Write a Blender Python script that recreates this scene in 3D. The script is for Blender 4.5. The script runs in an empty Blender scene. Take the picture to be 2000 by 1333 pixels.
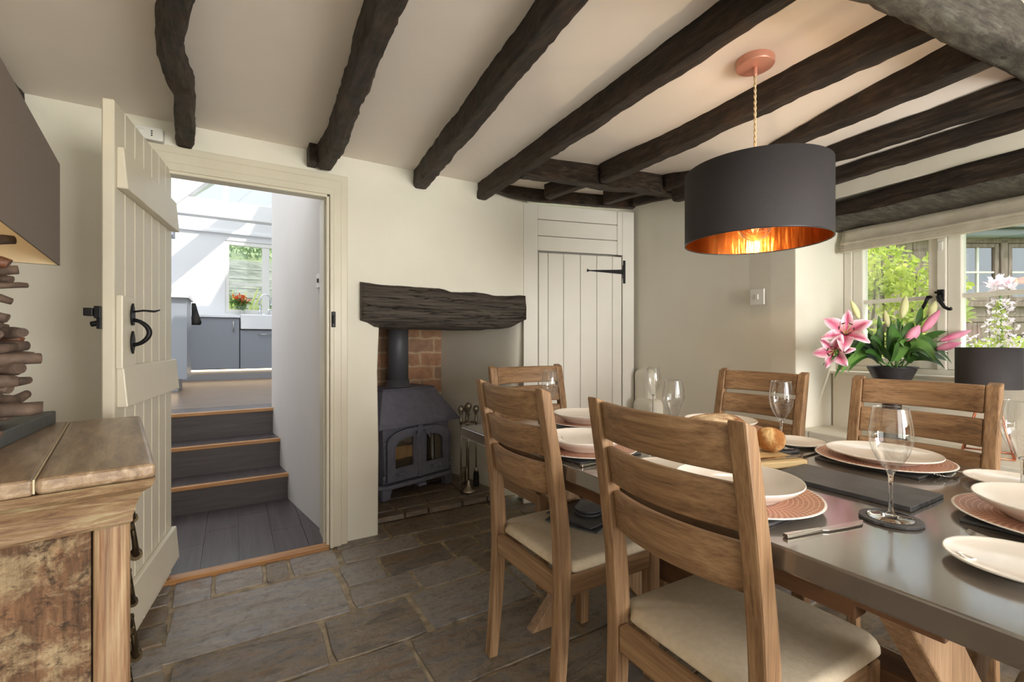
import bpy, bmesh, math, random
from mathutils import Vector, Matrix, noise
random.seed(7)
SC = bpy.context.scene
COL = SC.collection
PI = math.pi
R = math.radians

# ------------------------------------------------------------------ helpers
def lin(c):
    return tuple((v/12.92 if v <= .04045 else ((v+.055)/1.055)**2.4) for v in [x/255. for x in c])

def tag(o, label=None, cat=None, group=None, kind=None):
    if label: o['label'] = label
    if cat: o['category'] = cat
    if group: o['group'] = group
    if kind: o['kind'] = kind
    return o

def empty(name, loc=(0, 0, 0), rz=0.0):
    o = bpy.data.objects.new(name, None)
    o.empty_display_size = .05
    COL.objects.link(o)
    o.location = loc
    o.rotation_euler = (0, 0, rz)
    return o

def thing(name, label, cat, loc=(0, 0, 0), rz=0.0, group=None, kind=None):
    return tag(empty(name, loc, rz), label, cat, group, kind)

def copy_tree(o, parent=None):
    c = o.copy()
    COL.objects.link(c)
    c.parent = parent
    for ch in list(o.children):
        copy_tree(ch, c)
    return c

def root_matrix(o):
    while o.parent: o = o.parent
    return Matrix.Translation(o.location) @ o.rotation_euler.to_matrix().to_4x4()

class MB:
    """collects shapes; build() links them as ONE mesh object"""
    def __init__(self):
        self.bm = bmesh.new()
        self.T = Matrix.Identity(4)
    def at(self, loc=(0, 0, 0), rz=0, rx=0, ry=0):
        self.T = Matrix.Translation(loc) @ Matrix.Rotation(rz, 4, 'Z') @ Matrix.Rotation(ry, 4, 'Y') @ Matrix.Rotation(rx, 4, 'X')
        return self
    def v(self, p):
        return self.bm.verts.new(self.T @ Vector(p))
    def f(self, vs, smooth=False):
        try:
            f = self.bm.faces.new(vs); f.smooth = smooth; return f
        except ValueError:
            return None
    def box(self, x0, x1, y0, y1, z0, z1):
        a = [self.v(p) for p in ((x0,y0,z0),(x1,y0,z0),(x1,y1,z0),(x0,y1,z0),(x0,y0,z1),(x1,y0,z1),(x1,y1,z1),(x0,y1,z1))]
        for q in ((3,2,1,0),(4,5,6,7),(0,1,5,4),(1,2,6,5),(2,3,7,6),(3,0,4,7)):
            self.f([a[i] for i in q])
        return self
    def hexa(self, lo, hi):
        """lo, hi: four points each (counter-clockwise seen from above)"""
        a = [self.v(p) for p in lo] + [self.v(p) for p in hi]
        for q in ((3,2,1,0),(4,5,6,7),(0,1,5,4),(1,2,6,5),(2,3,7,6),(3,0,4,7)):
            self.f([a[i] for i in q])
        return self
    def prism(self, poly, fn, smooth=False):
        """poly: 2-D points; fn(p, k) -> 3-D, k = 0, 1 for the two ends"""
        A = [self.v(fn(p, 0)) for p in poly]; B = [self.v(fn(p, 1)) for p in poly]
        n = len(poly)
        self.f(list(reversed(A))); self.f(B)
        for i in range(n):
            self.f([A[i], A[(i+1) % n], B[(i+1) % n], B[i]], smooth)
        return self
    def ringprism(self, outer, inner, fn):
        n = len(outer)
        L = [[self.v(fn(p, k)) for p in pl] for pl in (outer, inner) for k in (0, 1)]
        o0, o1, i0, i1 = L
        for a in range(n):
            b = (a+1) % n
            self.f([o0[a], o0[b], o1[b], o1[a]]); self.f([i0[b], i0[a], i1[a], i1[b]])
            self.f([o1[a], o1[b], i1[b], i1[a]]); self.f([o0[b], o0[a], i0[a], i0[b]])
        return self
    def lathe(self, prof, n=32, cap0=False, cap1=False, smooth=True, c=(0, 0)):
        rows = []
        for r, z in prof:
            if r < 1e-5: rows.append([self.v((c[0], c[1], z))])
            else: rows.append([self.v((c[0]+r*math.cos(2*PI*i/n), c[1]+r*math.sin(2*PI*i/n), z)) for i in range(n)])
        for a, b in zip(rows, rows[1:]):
            if len(a) == 1 and len(b) == 1: continue
            for i in range(n):
                j = (i+1) % n
                if len(a) == 1: self.f([a[0], b[j], b[i]], smooth)
                elif len(b) == 1: self.f([a[i], a[j], b[0]], smooth)
                else: self.f([a[i], a[j], b[j], b[i]], smooth)
        if cap0: self.f(list(reversed(rows[0])))
        if cap1: self.f(rows[-1])
        return self
    def tube(self, pts, r, n=10, caps=True, smooth=True, flat=None):
        """pts: centre line; r: radius or list; flat: (a, b) squashes the section"""
        pts = [Vector(p) for p in pts]
        rs = r if isinstance(r, (list, tuple)) else [r]*len(pts)
        rows = []
        up = None
        for i, p in enumerate(pts):
            d = (pts[min(i+1, len(pts)-1)] - pts[max(i-1, 0)]).normalized()
            if up is None:
                up = Vector((0, 0, 1)) if abs(d.z) < .9 else Vector((0, 1, 0))
            s = d.cross(up)
            if s.length < 1e-4: s = d.orthogonal()
            s.normalize(); u = s.cross(d).normalized(); up = u
            fa, fb = flat if flat else (1, 1)
            rows.append([self.v(p + rs[i]*(fa*math.cos(2*PI*k/n)*s + fb*math.sin(2*PI*k/n)*u)) for k in range(n)])
        for a, b in zip(rows, rows[1:]):
            for k in range(n):
                j = (k+1) % n
                self.f([a[k], a[j], b[j], b[k]], smooth)
        if caps:
            self.f(list(reversed(rows[0]))); self.f(rows[-1])
        return self
    def pad(self, outline, z0, z1, r, crown=0.0, steps=5):
        """soft slab with a rounded rim"""
        c = Vector((sum(p[0] for p in outline)/len(outline), sum(p[1] for p in outline)/len(outline)))
        rows = []
        def ring(ins, z, sc=1):
            out = []
            for p in outline:
                q = Vector(p[:2]) - c; L = q.length
                q = q*((L-ins)/L)*sc
                out.append(self.v((c.x+q.x, c.y+q.y, z)))
            return out
        rows.append(ring(r*.6, z0))
        rows.append(ring(0, z0+(z1-z0)*.3))
        for k in range(steps+1):
            a = PI/2*k/steps
            rows.append(ring(r*(1-math.cos(a)), z1-r+r*math.sin(a) if z1-r > z0 else z1))
        for sc, cz in ((.75, .5), (.45, .85), (.18, 1.0)):
            rows.append(ring(r, z1+crown*cz, sc))
        for a, b in zip(rows, rows[1:]):
            n = len(a)
            for i in range(n):
                j = (i+1) % n
                self.f([a[i], a[j], b[j], b[i]], True)
        self.f(list(reversed(rows[0]))); self.f(rows[-1], True)
        return self
    def blade(self, pts, w, nrm=(0, 0, 1), fold=.15, prof=None, colr=None):
        """a leaf or petal: strip of width w along pts, pointed at both ends"""
        pts = [Vector(p) for p in pts]; n = len(pts); rows = []
        nrm = Vector(nrm)
        for i, p in enumerate(pts):
            t = i/(n-1)
            d = (pts[min(i+1, n-1)] - pts[max(i-1, 0)]).normalized()
            s = d.cross(nrm)
            if s.length < 1e-4: s = d.orthogonal()
            s.normalize(); u = s.cross(d)
            ww = w*(prof(t) if prof else math.sin(PI*min(1, .06+.94*t))**.8)*.5
            rows.append([self.v(p - s*ww + u*ww*fold), self.v(p), self.v(p + s*ww + u*ww*fold)])
        for a, b in zip(rows, rows[1:]):
            self.f([a[0], a[1], b[1], b[0]], True); self.f([a[1], a[2], b[2], b[1]], True)
        return self
    def jitter(self, amp, freq, seed=0):
        for v in self.bm.verts:
            p = v.co*freq + Vector((seed*13.1, seed*7.7, seed*3.3))
            v.co += amp*noise.noise_vector(p)
        return self
    def build(self, name, m, parent=None, bevel=0.0, seg=2, world=False, subsurf=0, solid=0, attr=None, rec=True):
        if rec: bmesh.ops.recalc_face_normals(self.bm, faces=self.bm.faces[:])
        if world and parent is not None:
            self.bm.transform(root_matrix(parent).inverted())
        me = bpy.data.meshes.new(name)
        self.bm.to_mesh(me); self.bm.free()
        me.materials.append(m)
        o = bpy.data.objects.new(name, me)
        COL.objects.link(o)
        if parent is not None: o.parent = parent
        if solid:
            s = o.modifiers.new('solid', 'SOLIDIFY'); s.thickness = solid; s.offset = 0
        if bevel:
            b = o.modifiers.new('bevel', 'BEVEL'); b.width = bevel; b.segments = seg; b.limit_method = 'ANGLE'; b.angle_limit = R(40)
        if subsurf:
            s = o.modifiers.new('sub', 'SUBSURF'); s.levels = subsurf; s.render_levels = subsurf
        return o

# ------------------------------------------------------------------ materials
def nodes(name):
    m = bpy.data.materials.new(name); m.use_nodes = True
    nt = m.node_tree
    return m, nt, nt.nodes['Principled BSDF']

def N(nt, kind, **kw):
    n = nt.nodes.new(kind)
    for k, v in kw.items(): setattr(n, k, v)
    return n

def ramp(nt, fac, stops):
    r = N(nt, 'ShaderNodeValToRGB')
    e = r.color_ramp.elements
    while len(e) < len(stops): e.new(.5)
    for el, (p, c) in zip(e, stops):
        el.position = p; el.color = (*c, 1) if len(c) == 3 else c
    nt.links.new(fac, r.inputs[0])
    return r.outputs[0]

def coords(nt, scale=(1, 1, 1), which='Object'):
    tc = N(nt, 'ShaderNodeTexCoord'); mp = N(nt, 'ShaderNodeMapping')
    mp.inputs['Scale'].default_value = scale
    nt.links.new(tc.outputs[which], mp.inputs[0])
    return mp.outputs[0]

def noise_tex(nt, vec, scale, detail=4, rough=.55, dist=0):
    n = N(nt, 'ShaderNodeTexNoise')
    n.inputs['Scale'].default_value = scale; n.inputs['Detail'].default_value = detail
    n.inputs['Roughness'].default_value = rough; n.inputs['Distortion'].default_value = dist
    nt.links.new(vec, n.inputs['Vector'])
    return n.outputs[0]

def bump(nt, b, height, strength, dist=.01):
    n = N(nt, 'ShaderNodeBump')
    n.inputs['Strength'].default_value = strength; n.inputs['Distance'].default_value = dist
    nt.links.new(height, n.inputs['Height']); nt.links.new(n.outputs[0], b.inputs['Normal'])

def mix(nt, fac, a, b, mode='MIX'):
    n = N(nt, 'ShaderNodeMix', data_type='RGBA', blend_type=mode)
    for s, v in ((0, fac), (6, a), (7, b)):
        if isinstance(v, (int, float)): n.inputs[s].default_value = v
        elif isinstance(v, tuple): n.inputs[s].default_value = (*v, 1) if len(v) == 3 else v
        else: nt.links.new(v, n.inputs[s])
    return n.outputs[2]

def pm(name, c1, c2=None, rough=.5, metal=0.0, scale=6, stretch=(1, 1, 1), bmp=0.0, bscale=40, bdist=.005, spec=.5, lo=.35, hi=.65, sub=0, detail=4):
    m, nt, b = nodes(name)
    b.inputs['Roughness'].default_value = rough; b.inputs['Metallic'].default_value = metal
    b.inputs['Specular IOR Level'].default_value = spec
    c1 = lin(c1)
    b.inputs['Base Color'].default_value = (*c1, 1)
    vec = None
    if c2:
        vec = coords(nt, stretch)
        f = noise_tex(nt, vec, scale, detail)
        nt.links.new(ramp(nt, f, [(lo, c1), (hi, lin(c2))]), b.inputs['Base Color'])
    if bmp:
        vec = vec or coords(nt, stretch)
        bump(nt, b, noise_tex(nt, vec, bscale, 5), bmp, bdist)
    return m

def wood(name, axis, dark, mid, light, rough=.5, s=1.0, bmp=.25, knots=True):
    m, nt, b = nodes(name)
    st = [13*s, 13*s, 13*s]; st['xyz'.index(axis)] = .75*s
    vec = coords(nt, tuple(st))
    f = noise_tex(nt, vec, 3.0, 6, .62, .35)
    col = ramp(nt, f, [(.28, lin(dark)), (.5, lin(mid)), (.72, lin(light))])
    st2 = [95*s]*3; st2['xyz'.index(axis)] = 2.2*s
    f2 = noise_tex(nt, coords(nt, tuple(st2)), 2.0, 4, .65)
    col2 = mix(nt, .36, col, ramp(nt, f2, [(.35, lin(dark)), (.65, lin(light))]))
    if knots:
        st3 = [5*s]*3; st3['xyz'.index(axis)] = 2.0*s
        k = noise_tex(nt, coords(nt, tuple(st3)), 1.6, 2, .5)
        col2 = mix(nt, ramp(nt, k, [(.66, (0, 0, 0)), (.78, (.7, .7, .7))]), col2, lin(dark))
    nt.links.new(col2, b.inputs['Base Color'])
    b.inputs['Roughness'].default_value = rough
    bump(nt, b, f2, bmp, .002)
    return m

CREAM_D, CREAM_M = (124, 88, 56), (176, 132, 90)
M = {}
def chairwood(ax): return wood('acacia_'+ax, ax, (88, 63, 42), (141, 106, 74), (178, 145, 108), .5)
for ax in 'xyz': M['wood_'+ax] = chairwood(ax)
M['trestle'] = wood('rustic_timber', 'z', (96, 70, 46), (146, 112, 80), (176, 146, 114), .6)
M['apron'] = pm('apron_wood', (92, 62, 40), (120, 84, 56), .6, scale=5, stretch=(6, .6, 6))
M['plaster'] = pm('cream_plaster', (227, 222, 208), (232, 228, 215), .75, scale=1.5, bmp=.25, bscale=9, bdist=.01, spec=.25)
M['ceiling'] = pm('ceiling_plaster', (238, 229, 219), (242, 234, 225), .8, scale=2, bmp=.25, bscale=5, bdist=.012, spec=.2)
M['hallwall'] = pm('pale_hall_paint', (214, 210, 207), (218, 214, 211), .7, scale=2, spec=.3)
M['kitchenwall'] = pm('white_kitchen_paint', (222, 222, 223), None, .7, spec=.3)
M['paint'] = pm('stone_cream_paint', (212, 204, 184), (217, 210, 191), .38, scale=3, bmp=.06, bscale=25, spec=.45)
M['cupboardpaint'] = pm('soft_white_paint', (226, 222, 213), (230, 226, 217), .45, scale=3, bmp=.05, bscale=25, spec=.4)
M['white'] = pm('white_plastic', (228, 226, 220), None, .35)
M['windowpaint'] = pm('window_paint', (236, 232, 221), None, .4)
M['iron'] = pm('black_iron', (26, 26, 28), (40, 40, 42), .45, .6, scale=30, bmp=.2, bscale=60)
M['stove'] = pm('stove_paint', (104, 104, 118), (114, 114, 128), .55, .1, scale=20, bmp=.05, bscale=120, spec=.4)
M['flue'] = pm('flue_paint', (84, 84, 90), None, .5, .1)
M['firebrick'] = pm('firebrick', (214, 186, 142), (170, 140, 104), .9, scale=9)
M['pewter'] = pm('pewter', (176, 168, 152), (140, 132, 118), .42, 1.0, scale=20)
M['bristle'] = pm('black_bristle', (22, 20, 18), None, .9)
M['concrete'] = pm('polished_concrete', (80, 71, 63), (97, 87, 78), .20, scale=4, bmp=.04, bscale=30, spec=.8)
_b = M['concrete'].node_tree.nodes['Principled BSDF']; _b.inputs['Coat Weight'].default_value = 1.0; _b.inputs['Coat IOR'].default_value = 2.1; _b.inputs['Coat Roughness'].default_value = .12
M['slate'] = pm('dark_slate', (62, 63, 66), (86, 86, 89), .42, scale=14, bmp=.35, bscale=45, bdist=.003)
M['china'] = pm('white_china', (236, 230, 222), None, .14, spec=.6)
M['copper'] = pm('brushed_copper', (205, 132, 104), (184, 112, 86), .32, 1.0, scale=20)
M['steel'] = pm('steel', (196, 194, 190), None, .18, 1.0)
M['bead'] = pm('beech_board', (222, 196, 150), (206, 178, 130), .5, scale=6, stretch=(1, 8, 8))
M['linen'] = pm('cream_fabric', (206, 190, 164), (214, 199, 175), .9, scale=60, bmp=.35, bscale=420, bdist=.002, spec=.15)
M['blind'] = pm('linen_blind', (202, 192, 172), (216, 207, 188), .92, scale=18, stretch=(1, 1, 2), bmp=.4, bscale=160, bdist=.003, spec=.1)
M['shade_black'] = pm('charcoal_shade', (58, 55, 57), (62, 59, 61), .7, scale=200, bmp=.15, bscale=600, bdist=.001, spec=.3)
M['shade_taupe'] = pm('taupe_shade', (124, 113, 106), (130, 119, 111), .85, scale=200, bmp=.25, bscale=500, bdist=.001, spec=.2)
M['shade_inside'] = pm('gold_cream_lining', (226, 208, 172), None, .6)
M['copper_foil'] = pm('copper_foil', (206, 138, 72), (178, 104, 46), .22, 1.0, scale=9, stretch=(1, 1, .12), bmp=.5, bscale=14, bdist=.012)
M['rosecopper'] = pm('pink_copper_paint', (226, 164, 142), None, .35, .35)
M['bowl_black'] = pm('dark_bowl', (44, 42, 46), (58, 56, 60), .35, .3, scale=20)
M['leaf'] = pm('lily_leaf', (40, 78, 30), (70, 112, 44), .38, scale=12, lo=.3, hi=.7)
M['leaf2'] = pm('lily_leaf_pale', (84, 128, 56), (104, 146, 70), .42, scale=12)
M['oak'] = pm('oak_nosing', (178, 130, 80), (156, 108, 62), .4, scale=5, stretch=(1, 12, 12))
M['darkfloor'] = wood('dark_floorboard', 'y', (48, 42, 42), (70, 62, 62), (86, 78, 78), .34, knots=False, bmp=.08)
M['kitchenfloor'] = wood('kitchen_floorboard', 'x', (66, 54, 47), (96, 80, 68), (122, 104, 90), .3, knots=False, bmp=.06)
M['darkriser'] = wood('dark_riser', 'x', (46, 40, 40), (66, 58, 57), (84, 74, 72), .45, knots=False, bmp=.08)
M['grey_unit'] = pm('grey_unit', (146, 151, 160), None, .45)
M['worktop'] = pm('white_worktop', (236, 238, 242), None, .25)
M['chrome'] = pm('chrome', (220, 222, 226), None, .08, 1.0)
M['ceramic'] = pm('sink_ceramic', (236, 238, 240), None, .15)
M['crust'] = pm('bread_crust', (176, 116, 60), (228, 190, 132), .85, scale=22, bmp=.9, bscale=44, bdist=.014, lo=.42, hi=.58)
M['sourcrust'] = pm('floured_crust', (140, 88, 50), (224, 200, 164), .85, scale=17, bmp=.9, bscale=40, bdist=.014, lo=.40, hi=.54)
M['stick'] = pm('driftwood', (74, 60, 52), (116, 96, 82), .75, scale=18, stretch=(1, 1, 1), bmp=.5, bscale=50)
M['stickred'] = pm('copper_bark', (96, 60, 42), (128, 80, 54), .5, scale=30, bmp=.4, bscale=60)
M['brass'] = pm('aged_brass', (92, 78, 56), (62, 54, 42), .4, .9, scale=30)
M['quartz'] = pm('slate_base', (60, 62, 62), (82, 86, 88), .5, scale=6, bmp=.2, bscale=40)

def emit(name, col, st):
    m = bpy.data.materials.new(name); m.use_nodes = True
    nt = m.node_tree; nt.nodes.clear()
    e = N(nt, 'ShaderNodeEmission'); e.inputs[0].default_value = (*col, 1); e.inputs[1].default_value = st
    o = N(nt, 'ShaderNodeOutputMaterial'); nt.links.new(e.outputs[0], o.inputs[0])
    return m
M['filament'] = emit('filament', (1, .72, .38), 14)
M['led'] = emit('led_strip', (1, .72, .42), 4.5)

def thin_glass(name, tint=(.97, .98, .97), ior=1.5, rough=0.0, gain=1.0):
    m = bpy.data.materials.new(name); m.use_nodes = True
    nt = m.node_tree; nt.nodes.clear()
    t = N(nt, 'ShaderNodeBsdfTransparent'); t.inputs[0].default_value = (*tint, 1)
    g = N(nt, 'ShaderNodeBsdfGlossy'); g.inputs['Roughness'].default_value = rough
    lw = N(nt, 'ShaderNodeLayerWeight'); lw.inputs[0].default_value = .5
    pw = N(nt, 'ShaderNodeMath', operation='POWER'); pw.inputs[1].default_value = 3.2; nt.links.new(lw.outputs['Facing'], pw.inputs[0])
    fr = N(nt, 'ShaderNodeMath', operation='MULTIPLY_ADD', use_clamp=True); fr.inputs[1].default_value = .8; fr.inputs[2].default_value = .11; nt.links.new(pw.outputs[0], fr.inputs[0])
    mx = N(nt, 'ShaderNodeMixShader'); o = N(nt, 'ShaderNodeOutputMaterial')
    if gain != 1:
        mu = N(nt, 'ShaderNodeMath', operation='MULTIPLY', use_clamp=True); mu.inputs[1].default_value = gain
        nt.links.new(fr.outputs[0], mu.inputs[0]); nt.links.new(mu.outputs[0], mx.inputs[0])
    else: nt.links.new(fr.outputs[0], mx.inputs[0])
    nt.links.new(t.outputs[0], mx.inputs[1]); nt.links.new(g.outputs[0], mx.inputs[2])
    nt.links.new(mx.outputs[0], o.inputs[0])
    return m
M['pane'] = thin_glass('window_pane', (.96, .98, .97), 1.45)
M['wineglass'] = thin_glass('wine_glass', (.975, .98, .975), 1.5, .01, 1.0)
M['stoveglass'] = thin_glass('stove_glass', (.88, .84, .78), 1.5, .05, 1.2)
mg, ntg, bg = nodes('solid_glass')
bg.inputs['Transmission Weight'].default_value = 1; bg.inputs['Roughness'].default_value = 0; bg.inputs['IOR'].default_value = 1.45
M['solidglass'] = mg

# old dark oak of the ceiling
def beam_mat(name, greyish):
    m, nt, b = nodes(name)
    vec = coords(nt, (14, 14, 14))
    st = coords(nt, (26, 2.2, 26)) if greyish != 'x' else coords(nt, (2.2, 26, 26))
    f = noise_tex(nt, st, 2.2, 9, .74, .5)
    c = ramp(nt, f, [(.32, lin((24, 20, 17))), (.5, lin((58, 47, 38))), (.7, lin((98, 82, 66)))])
    w = noise_tex(nt, coords(nt, (3, 3, 3)), 2.4, 4, .6)
    c = mix(nt, ramp(nt, w, [(.52, (0, 0, 0)), (.75, (.55, .55, .55))]), c, lin((92, 62, 42)))
    nt.links.new(c, b.inputs['Base Color'])
    b.inputs['Roughness'].default_value = .55; b.inputs['Specular IOR Level'].default_value = .35
    bump(nt, b, f, 1.0, .02)
    return m
M['beam'] = beam_mat('dark_oak_y', 'y')
M['beamx'] = beam_mat('dark_oak_x', 'x')
def lime_beam():
    m, nt, b = nodes('limed_dark_oak')
    f = noise_tex(nt, coords(nt, (5, 22, 34)), 2.0, 9, .75, .3)
    c = ramp(nt, f, [(.34, lin((42, 37, 32))), (.50, lin((76, 70, 62))), (.7, lin((114, 112, 101)))])
    nt.links.new(c, b.inputs['Base Color']); b.inputs['Roughness'].default_value = .7
    bump(nt, b, f, .8, .012)
    return m
M['limebeam'] = lime_beam()

def brick_mat():
    m, nt, b = nodes('old_brick')
    vec = coords(nt, (1, 1, 1))
    sep = N(nt, 'ShaderNodeSeparateXYZ'); cmb = N(nt, 'ShaderNodeCombineXYZ')
    nt.links.new(vec, sep.inputs[0]); nt.links.new(sep.outputs[0], cmb.inputs[0]); nt.links.new(sep.outputs[2], cmb.inputs[1])
    dn = N(nt, 'ShaderNodeTexNoise'); dn.inputs['Scale'].default_value = 9
    nt.links.new(vec, dn.inputs['Vector'])
    ad = N(nt, 'ShaderNodeMix', data_type='RGBA', blend_type='LINEAR_LIGHT'); ad.inputs[0].default_value = .022
    nt.links.new(cmb.outputs[0], ad.inputs[6]); nt.links.new(dn.outputs['Color'], ad.inputs[7])
    br = N(nt, 'ShaderNodeTexBrick')
    br.inputs['Scale'].default_value = 1; br.inputs['Brick Width'].default_value = .24; br.inputs['Row Height'].default_value = .115
    br.inputs['Mortar Size'].default_value = .009
    br.inputs['Color1'].default_value = (*lin((186, 138, 106)), 1); br.inputs['Color2'].default_value = (*lin((158, 128, 104)), 1)
    br.inputs['Mortar'].default_value = (*lin((196, 170, 138)), 1)
    nt.links.new(ad.outputs[2], br.inputs[0])
    f = noise_tex(nt, vec, 14, 6, .7)
    c = mix(nt, ramp(nt, f, [(.46, (0, 0, 0)), (.74, (.6, .6, .6))]), br.outputs[0], lin((104, 80, 66)))
    nt.links.new(c, b.inputs['Base Color']); b.inputs['Roughness'].default_value = .9
    bump(nt, b, f, .6, .01)
    return m
M['brick'] = brick_mat()

def flag_mat():
    m, nt, b = nodes('flagstone')
    at = N(nt, 'ShaderNodeAttribute', attribute_name='tone')
    vec = coords(nt, (1, 1, 1))
    # streaks run along each row of stones
    f1 = noise_tex(nt, coords(nt, (1.7, 6.0, 4)), 2.0, 10, .74, .7)
    f2 = noise_tex(nt, vec, 26, 6, .7, .4)
    f3 = noise_tex(nt, coords(nt, (1.2, 3.4, 1)), 2.6, 5, .6, 1.4)
    base = ramp(nt, f1, [(.30, lin((38, 33, 29))), (.41, lin((88, 77, 64))), (.49, lin((136, 119, 96))), (.56, lin((112, 108, 106))), (.66, lin((76, 68, 58))), (.78, lin((190, 172, 146)))])
    slab = ramp(nt, at.outputs['Fac'], [(0, lin((104, 91, 76))), (.25, lin((176, 172, 170))), (.5, lin((122, 105, 83))), (.75, lin((88, 80, 72))), (1, lin((138, 119, 94)))])
    c = mix(nt, .36, base, slab)
    c = mix(nt, ramp(nt, f3, [(.55, (0, 0, 0)), (.70, (.7, .7, .7))]), c, lin((122, 90, 56)))
    c = mix(nt, ramp(nt, f2, [(.52, (0, 0, 0)), (.72, (.55, .55, .55))]), c, lin((40, 37, 35)))
    c = mix(nt, ramp(nt, noise_tex(nt, vec, 60, 4, .7), [(.66, (0, 0, 0)), (.8, (.5, .5, .5))]), c, lin((190, 182, 168)))
    nt.links.new(c, b.inputs['Base Color'])
    nt.links.new(ramp(nt, f2, [(.3, (.22, .22, .22)), (.7, (.5, .5, .5))]), b.inputs['Roughness'])
    h = mix(nt, .4, f1, f2)
    bump(nt, b, h, .7, .016)
    return m
M['flag'] = flag_mat()
M['mortar'] = pm('lime_mortar', (168, 150, 122), (122, 108, 88), .9, scale=18, bmp=.5, bscale=60)

def worn_paint():
    """dark timber with flaking cream paint"""
    m, nt, b = nodes('worn_painted_timber')
    f = noise_tex(nt, coords(nt, (7, 7, 7)), 1.7, 11, .76, .4)
    g = noise_tex(nt, coords(nt, (34, 34, 4)), 2, 7, .7, .3)
    woodc = ramp(nt, g, [(.3, lin((58, 42, 31))), (.5, lin((112, 82, 58))), (.72, lin((150, 112, 82)))])
    fl = ramp(nt, f, [(.49, (0, 0, 0)), (.60, (.85, .85, .85))])
    c = mix(nt, fl, woodc, ramp(nt, g, [(.3, lin((150, 128, 96))), (.65, lin((192, 172, 136)))]))
    f2 = noise_tex(nt, coords(nt, (16, 16, 22)), 2.4, 8, .75, .3)
    c = mix(nt, ramp(nt, f2, [(.52, (0, 0, 0)), (.62, (.85, .85, .85))]), c, lin((54, 40, 30)))
    f3 = noise_tex(nt, coords(nt, (5, 5, 3)), 2.0, 4, .6, .8)
    c = mix(nt, ramp(nt, f3, [(.56, (0, 0, 0)), (.72, (.6, .6, .6))]), c, lin((150, 98, 62)))
    nt.links.new(c, b.inputs['Base Color']); b.inputs['Roughness'].default_value = .6
    bump(nt, b, mix(nt, .5, f, f2), .9, .012)
    return m
M['worn'] = worn_paint()
def worn_moulding():
    m, nt, b = nodes('worn_moulding')
    g = noise_tex(nt, coords(nt, (4, 4, 26)), 2.4, 9, .75, .6)
    c = ramp(nt, g, [(.28, lin((74, 54, 40))), (.43, lin((122, 94, 68))), (.53, lin((142, 116, 86))), (.62, lin((164, 148, 114))), (.82, lin((182, 168, 134)))])
    nt.links.new(c, b.inputs['Base Color']); b.inputs['Roughness'].default_value = .45
    bump(nt, b, g, .4, .008)
    return m
M['wornmould'] = worn_moulding()
M['wornpost'] = wood('worn_post', 'z', (96, 66, 46), (150, 112, 80), (206, 188, 150), .6)
def worn_top():
    m, nt, b = nodes('worn_table_top')
    g = noise_tex(nt, coords(nt, (20, 3, 20)), 2.2, 8, .68, .5)
    c = ramp(nt, g, [(.28, lin((100, 80, 62))), (.5, lin((148, 124, 98))), (.72, lin((184, 164, 138)))])
    nt.links.new(c, b.inputs['Base Color']); b.inputs['Roughness'].default_value = .3
    bump(nt, b, g, .25, .005)
    return m
M['worntop'] = worn_top()

def attr_mat(name, attr, rough=.5, trans=0.0):
    m, nt, b = nodes(name)
    a = N(nt, 'ShaderNodeAttribute', attribute_name=attr)
    nt.links.new(a.outputs['Color'], b.inputs['Base Color']); b.inputs['Roughness'].default_value = rough
    return m
def leafy(name, c1, c2, tl=.5, scale=5):
    """thin leaves that let some light through"""
    m, nt, b = nodes(name)
    f = noise_tex(nt, coords(nt), scale, 3)
    c = ramp(nt, f, [(.35, lin(c1)), (.65, lin(c2))])
    nt.links.new(c, b.inputs['Base Color']); b.inputs['Roughness'].default_value = .5
    t = N(nt, 'ShaderNodeBsdfTranslucent'); nt.links.new(c, t.inputs[0])
    mx = N(nt, 'ShaderNodeMixShader'); mx.inputs[0].default_value = tl
    out = nt.nodes['Material Output']
    nt.links.new(b.outputs[0], mx.inputs[1]); nt.links.new(t.outputs[0], mx.inputs[2]); nt.links.new(mx.outputs[0], out.inputs[0])
    return m
M['bush'] = leafy('sunny_leaves', (150, 172, 62), (216, 222, 116))
M['hedge'] = leafy('hedge_leaves', (70, 104, 50), (118, 146, 70))
M['strap'] = leafy('strap_leaves', (170, 196, 90), (226, 226, 150))
M['bark'] = pm('bark', (110, 96, 80), (82, 70, 58), .9, scale=20)
M['shedwood'] = pm('weathered_boards', (128, 108, 94), (158, 142, 130), .8, scale=5, stretch=(8, 8, 1))
M['shedgrey'] = pm('grey_gutter', (132, 138, 144), None, .6)
M['sheddark'] = pm('shed_interior', (72, 66, 56), None, .9)
M['grass'] = pm('lawn', (104, 120, 76), (132, 146, 92), .9, scale=3)
M['stonewall'] = pm('garden_stone', (132, 136, 128), (168, 170, 160), .9, scale=3, stretch=(1, 1, 3), bmp=.5, bscale=6, bdist=.05)
M['blossom'] = leafy('pink_white_blossom', (236, 214, 228), (250, 240, 246), .4)
M['orangebloom'] = leafy('orange_bloom', (226, 84, 34), (240, 120, 50), .4)
M['petal'] = attr_mat('lily_petal', 'pig', .5)
M['budpink'] = pm('pink_bud', (206, 92, 138), (224, 150, 178), .5, scale=14, stretch=(1, 1, .3))
M['budcream'] = pm('cream_bud', (226, 222, 176), (206, 210, 150), .5, scale=10)
M['anther'] = pm('anther', (70, 34, 26), None, .8)
M['filamentgreen'] = pm('stamen_stalk', (206, 206, 140), None, .6)
# ------------------------------------------------------------------ the room
WY = 2.70                                    # face of the fireplace wall
def struct(o, label=None, cat=None):
    return tag(o, label, cat, None, 'structure')

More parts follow.
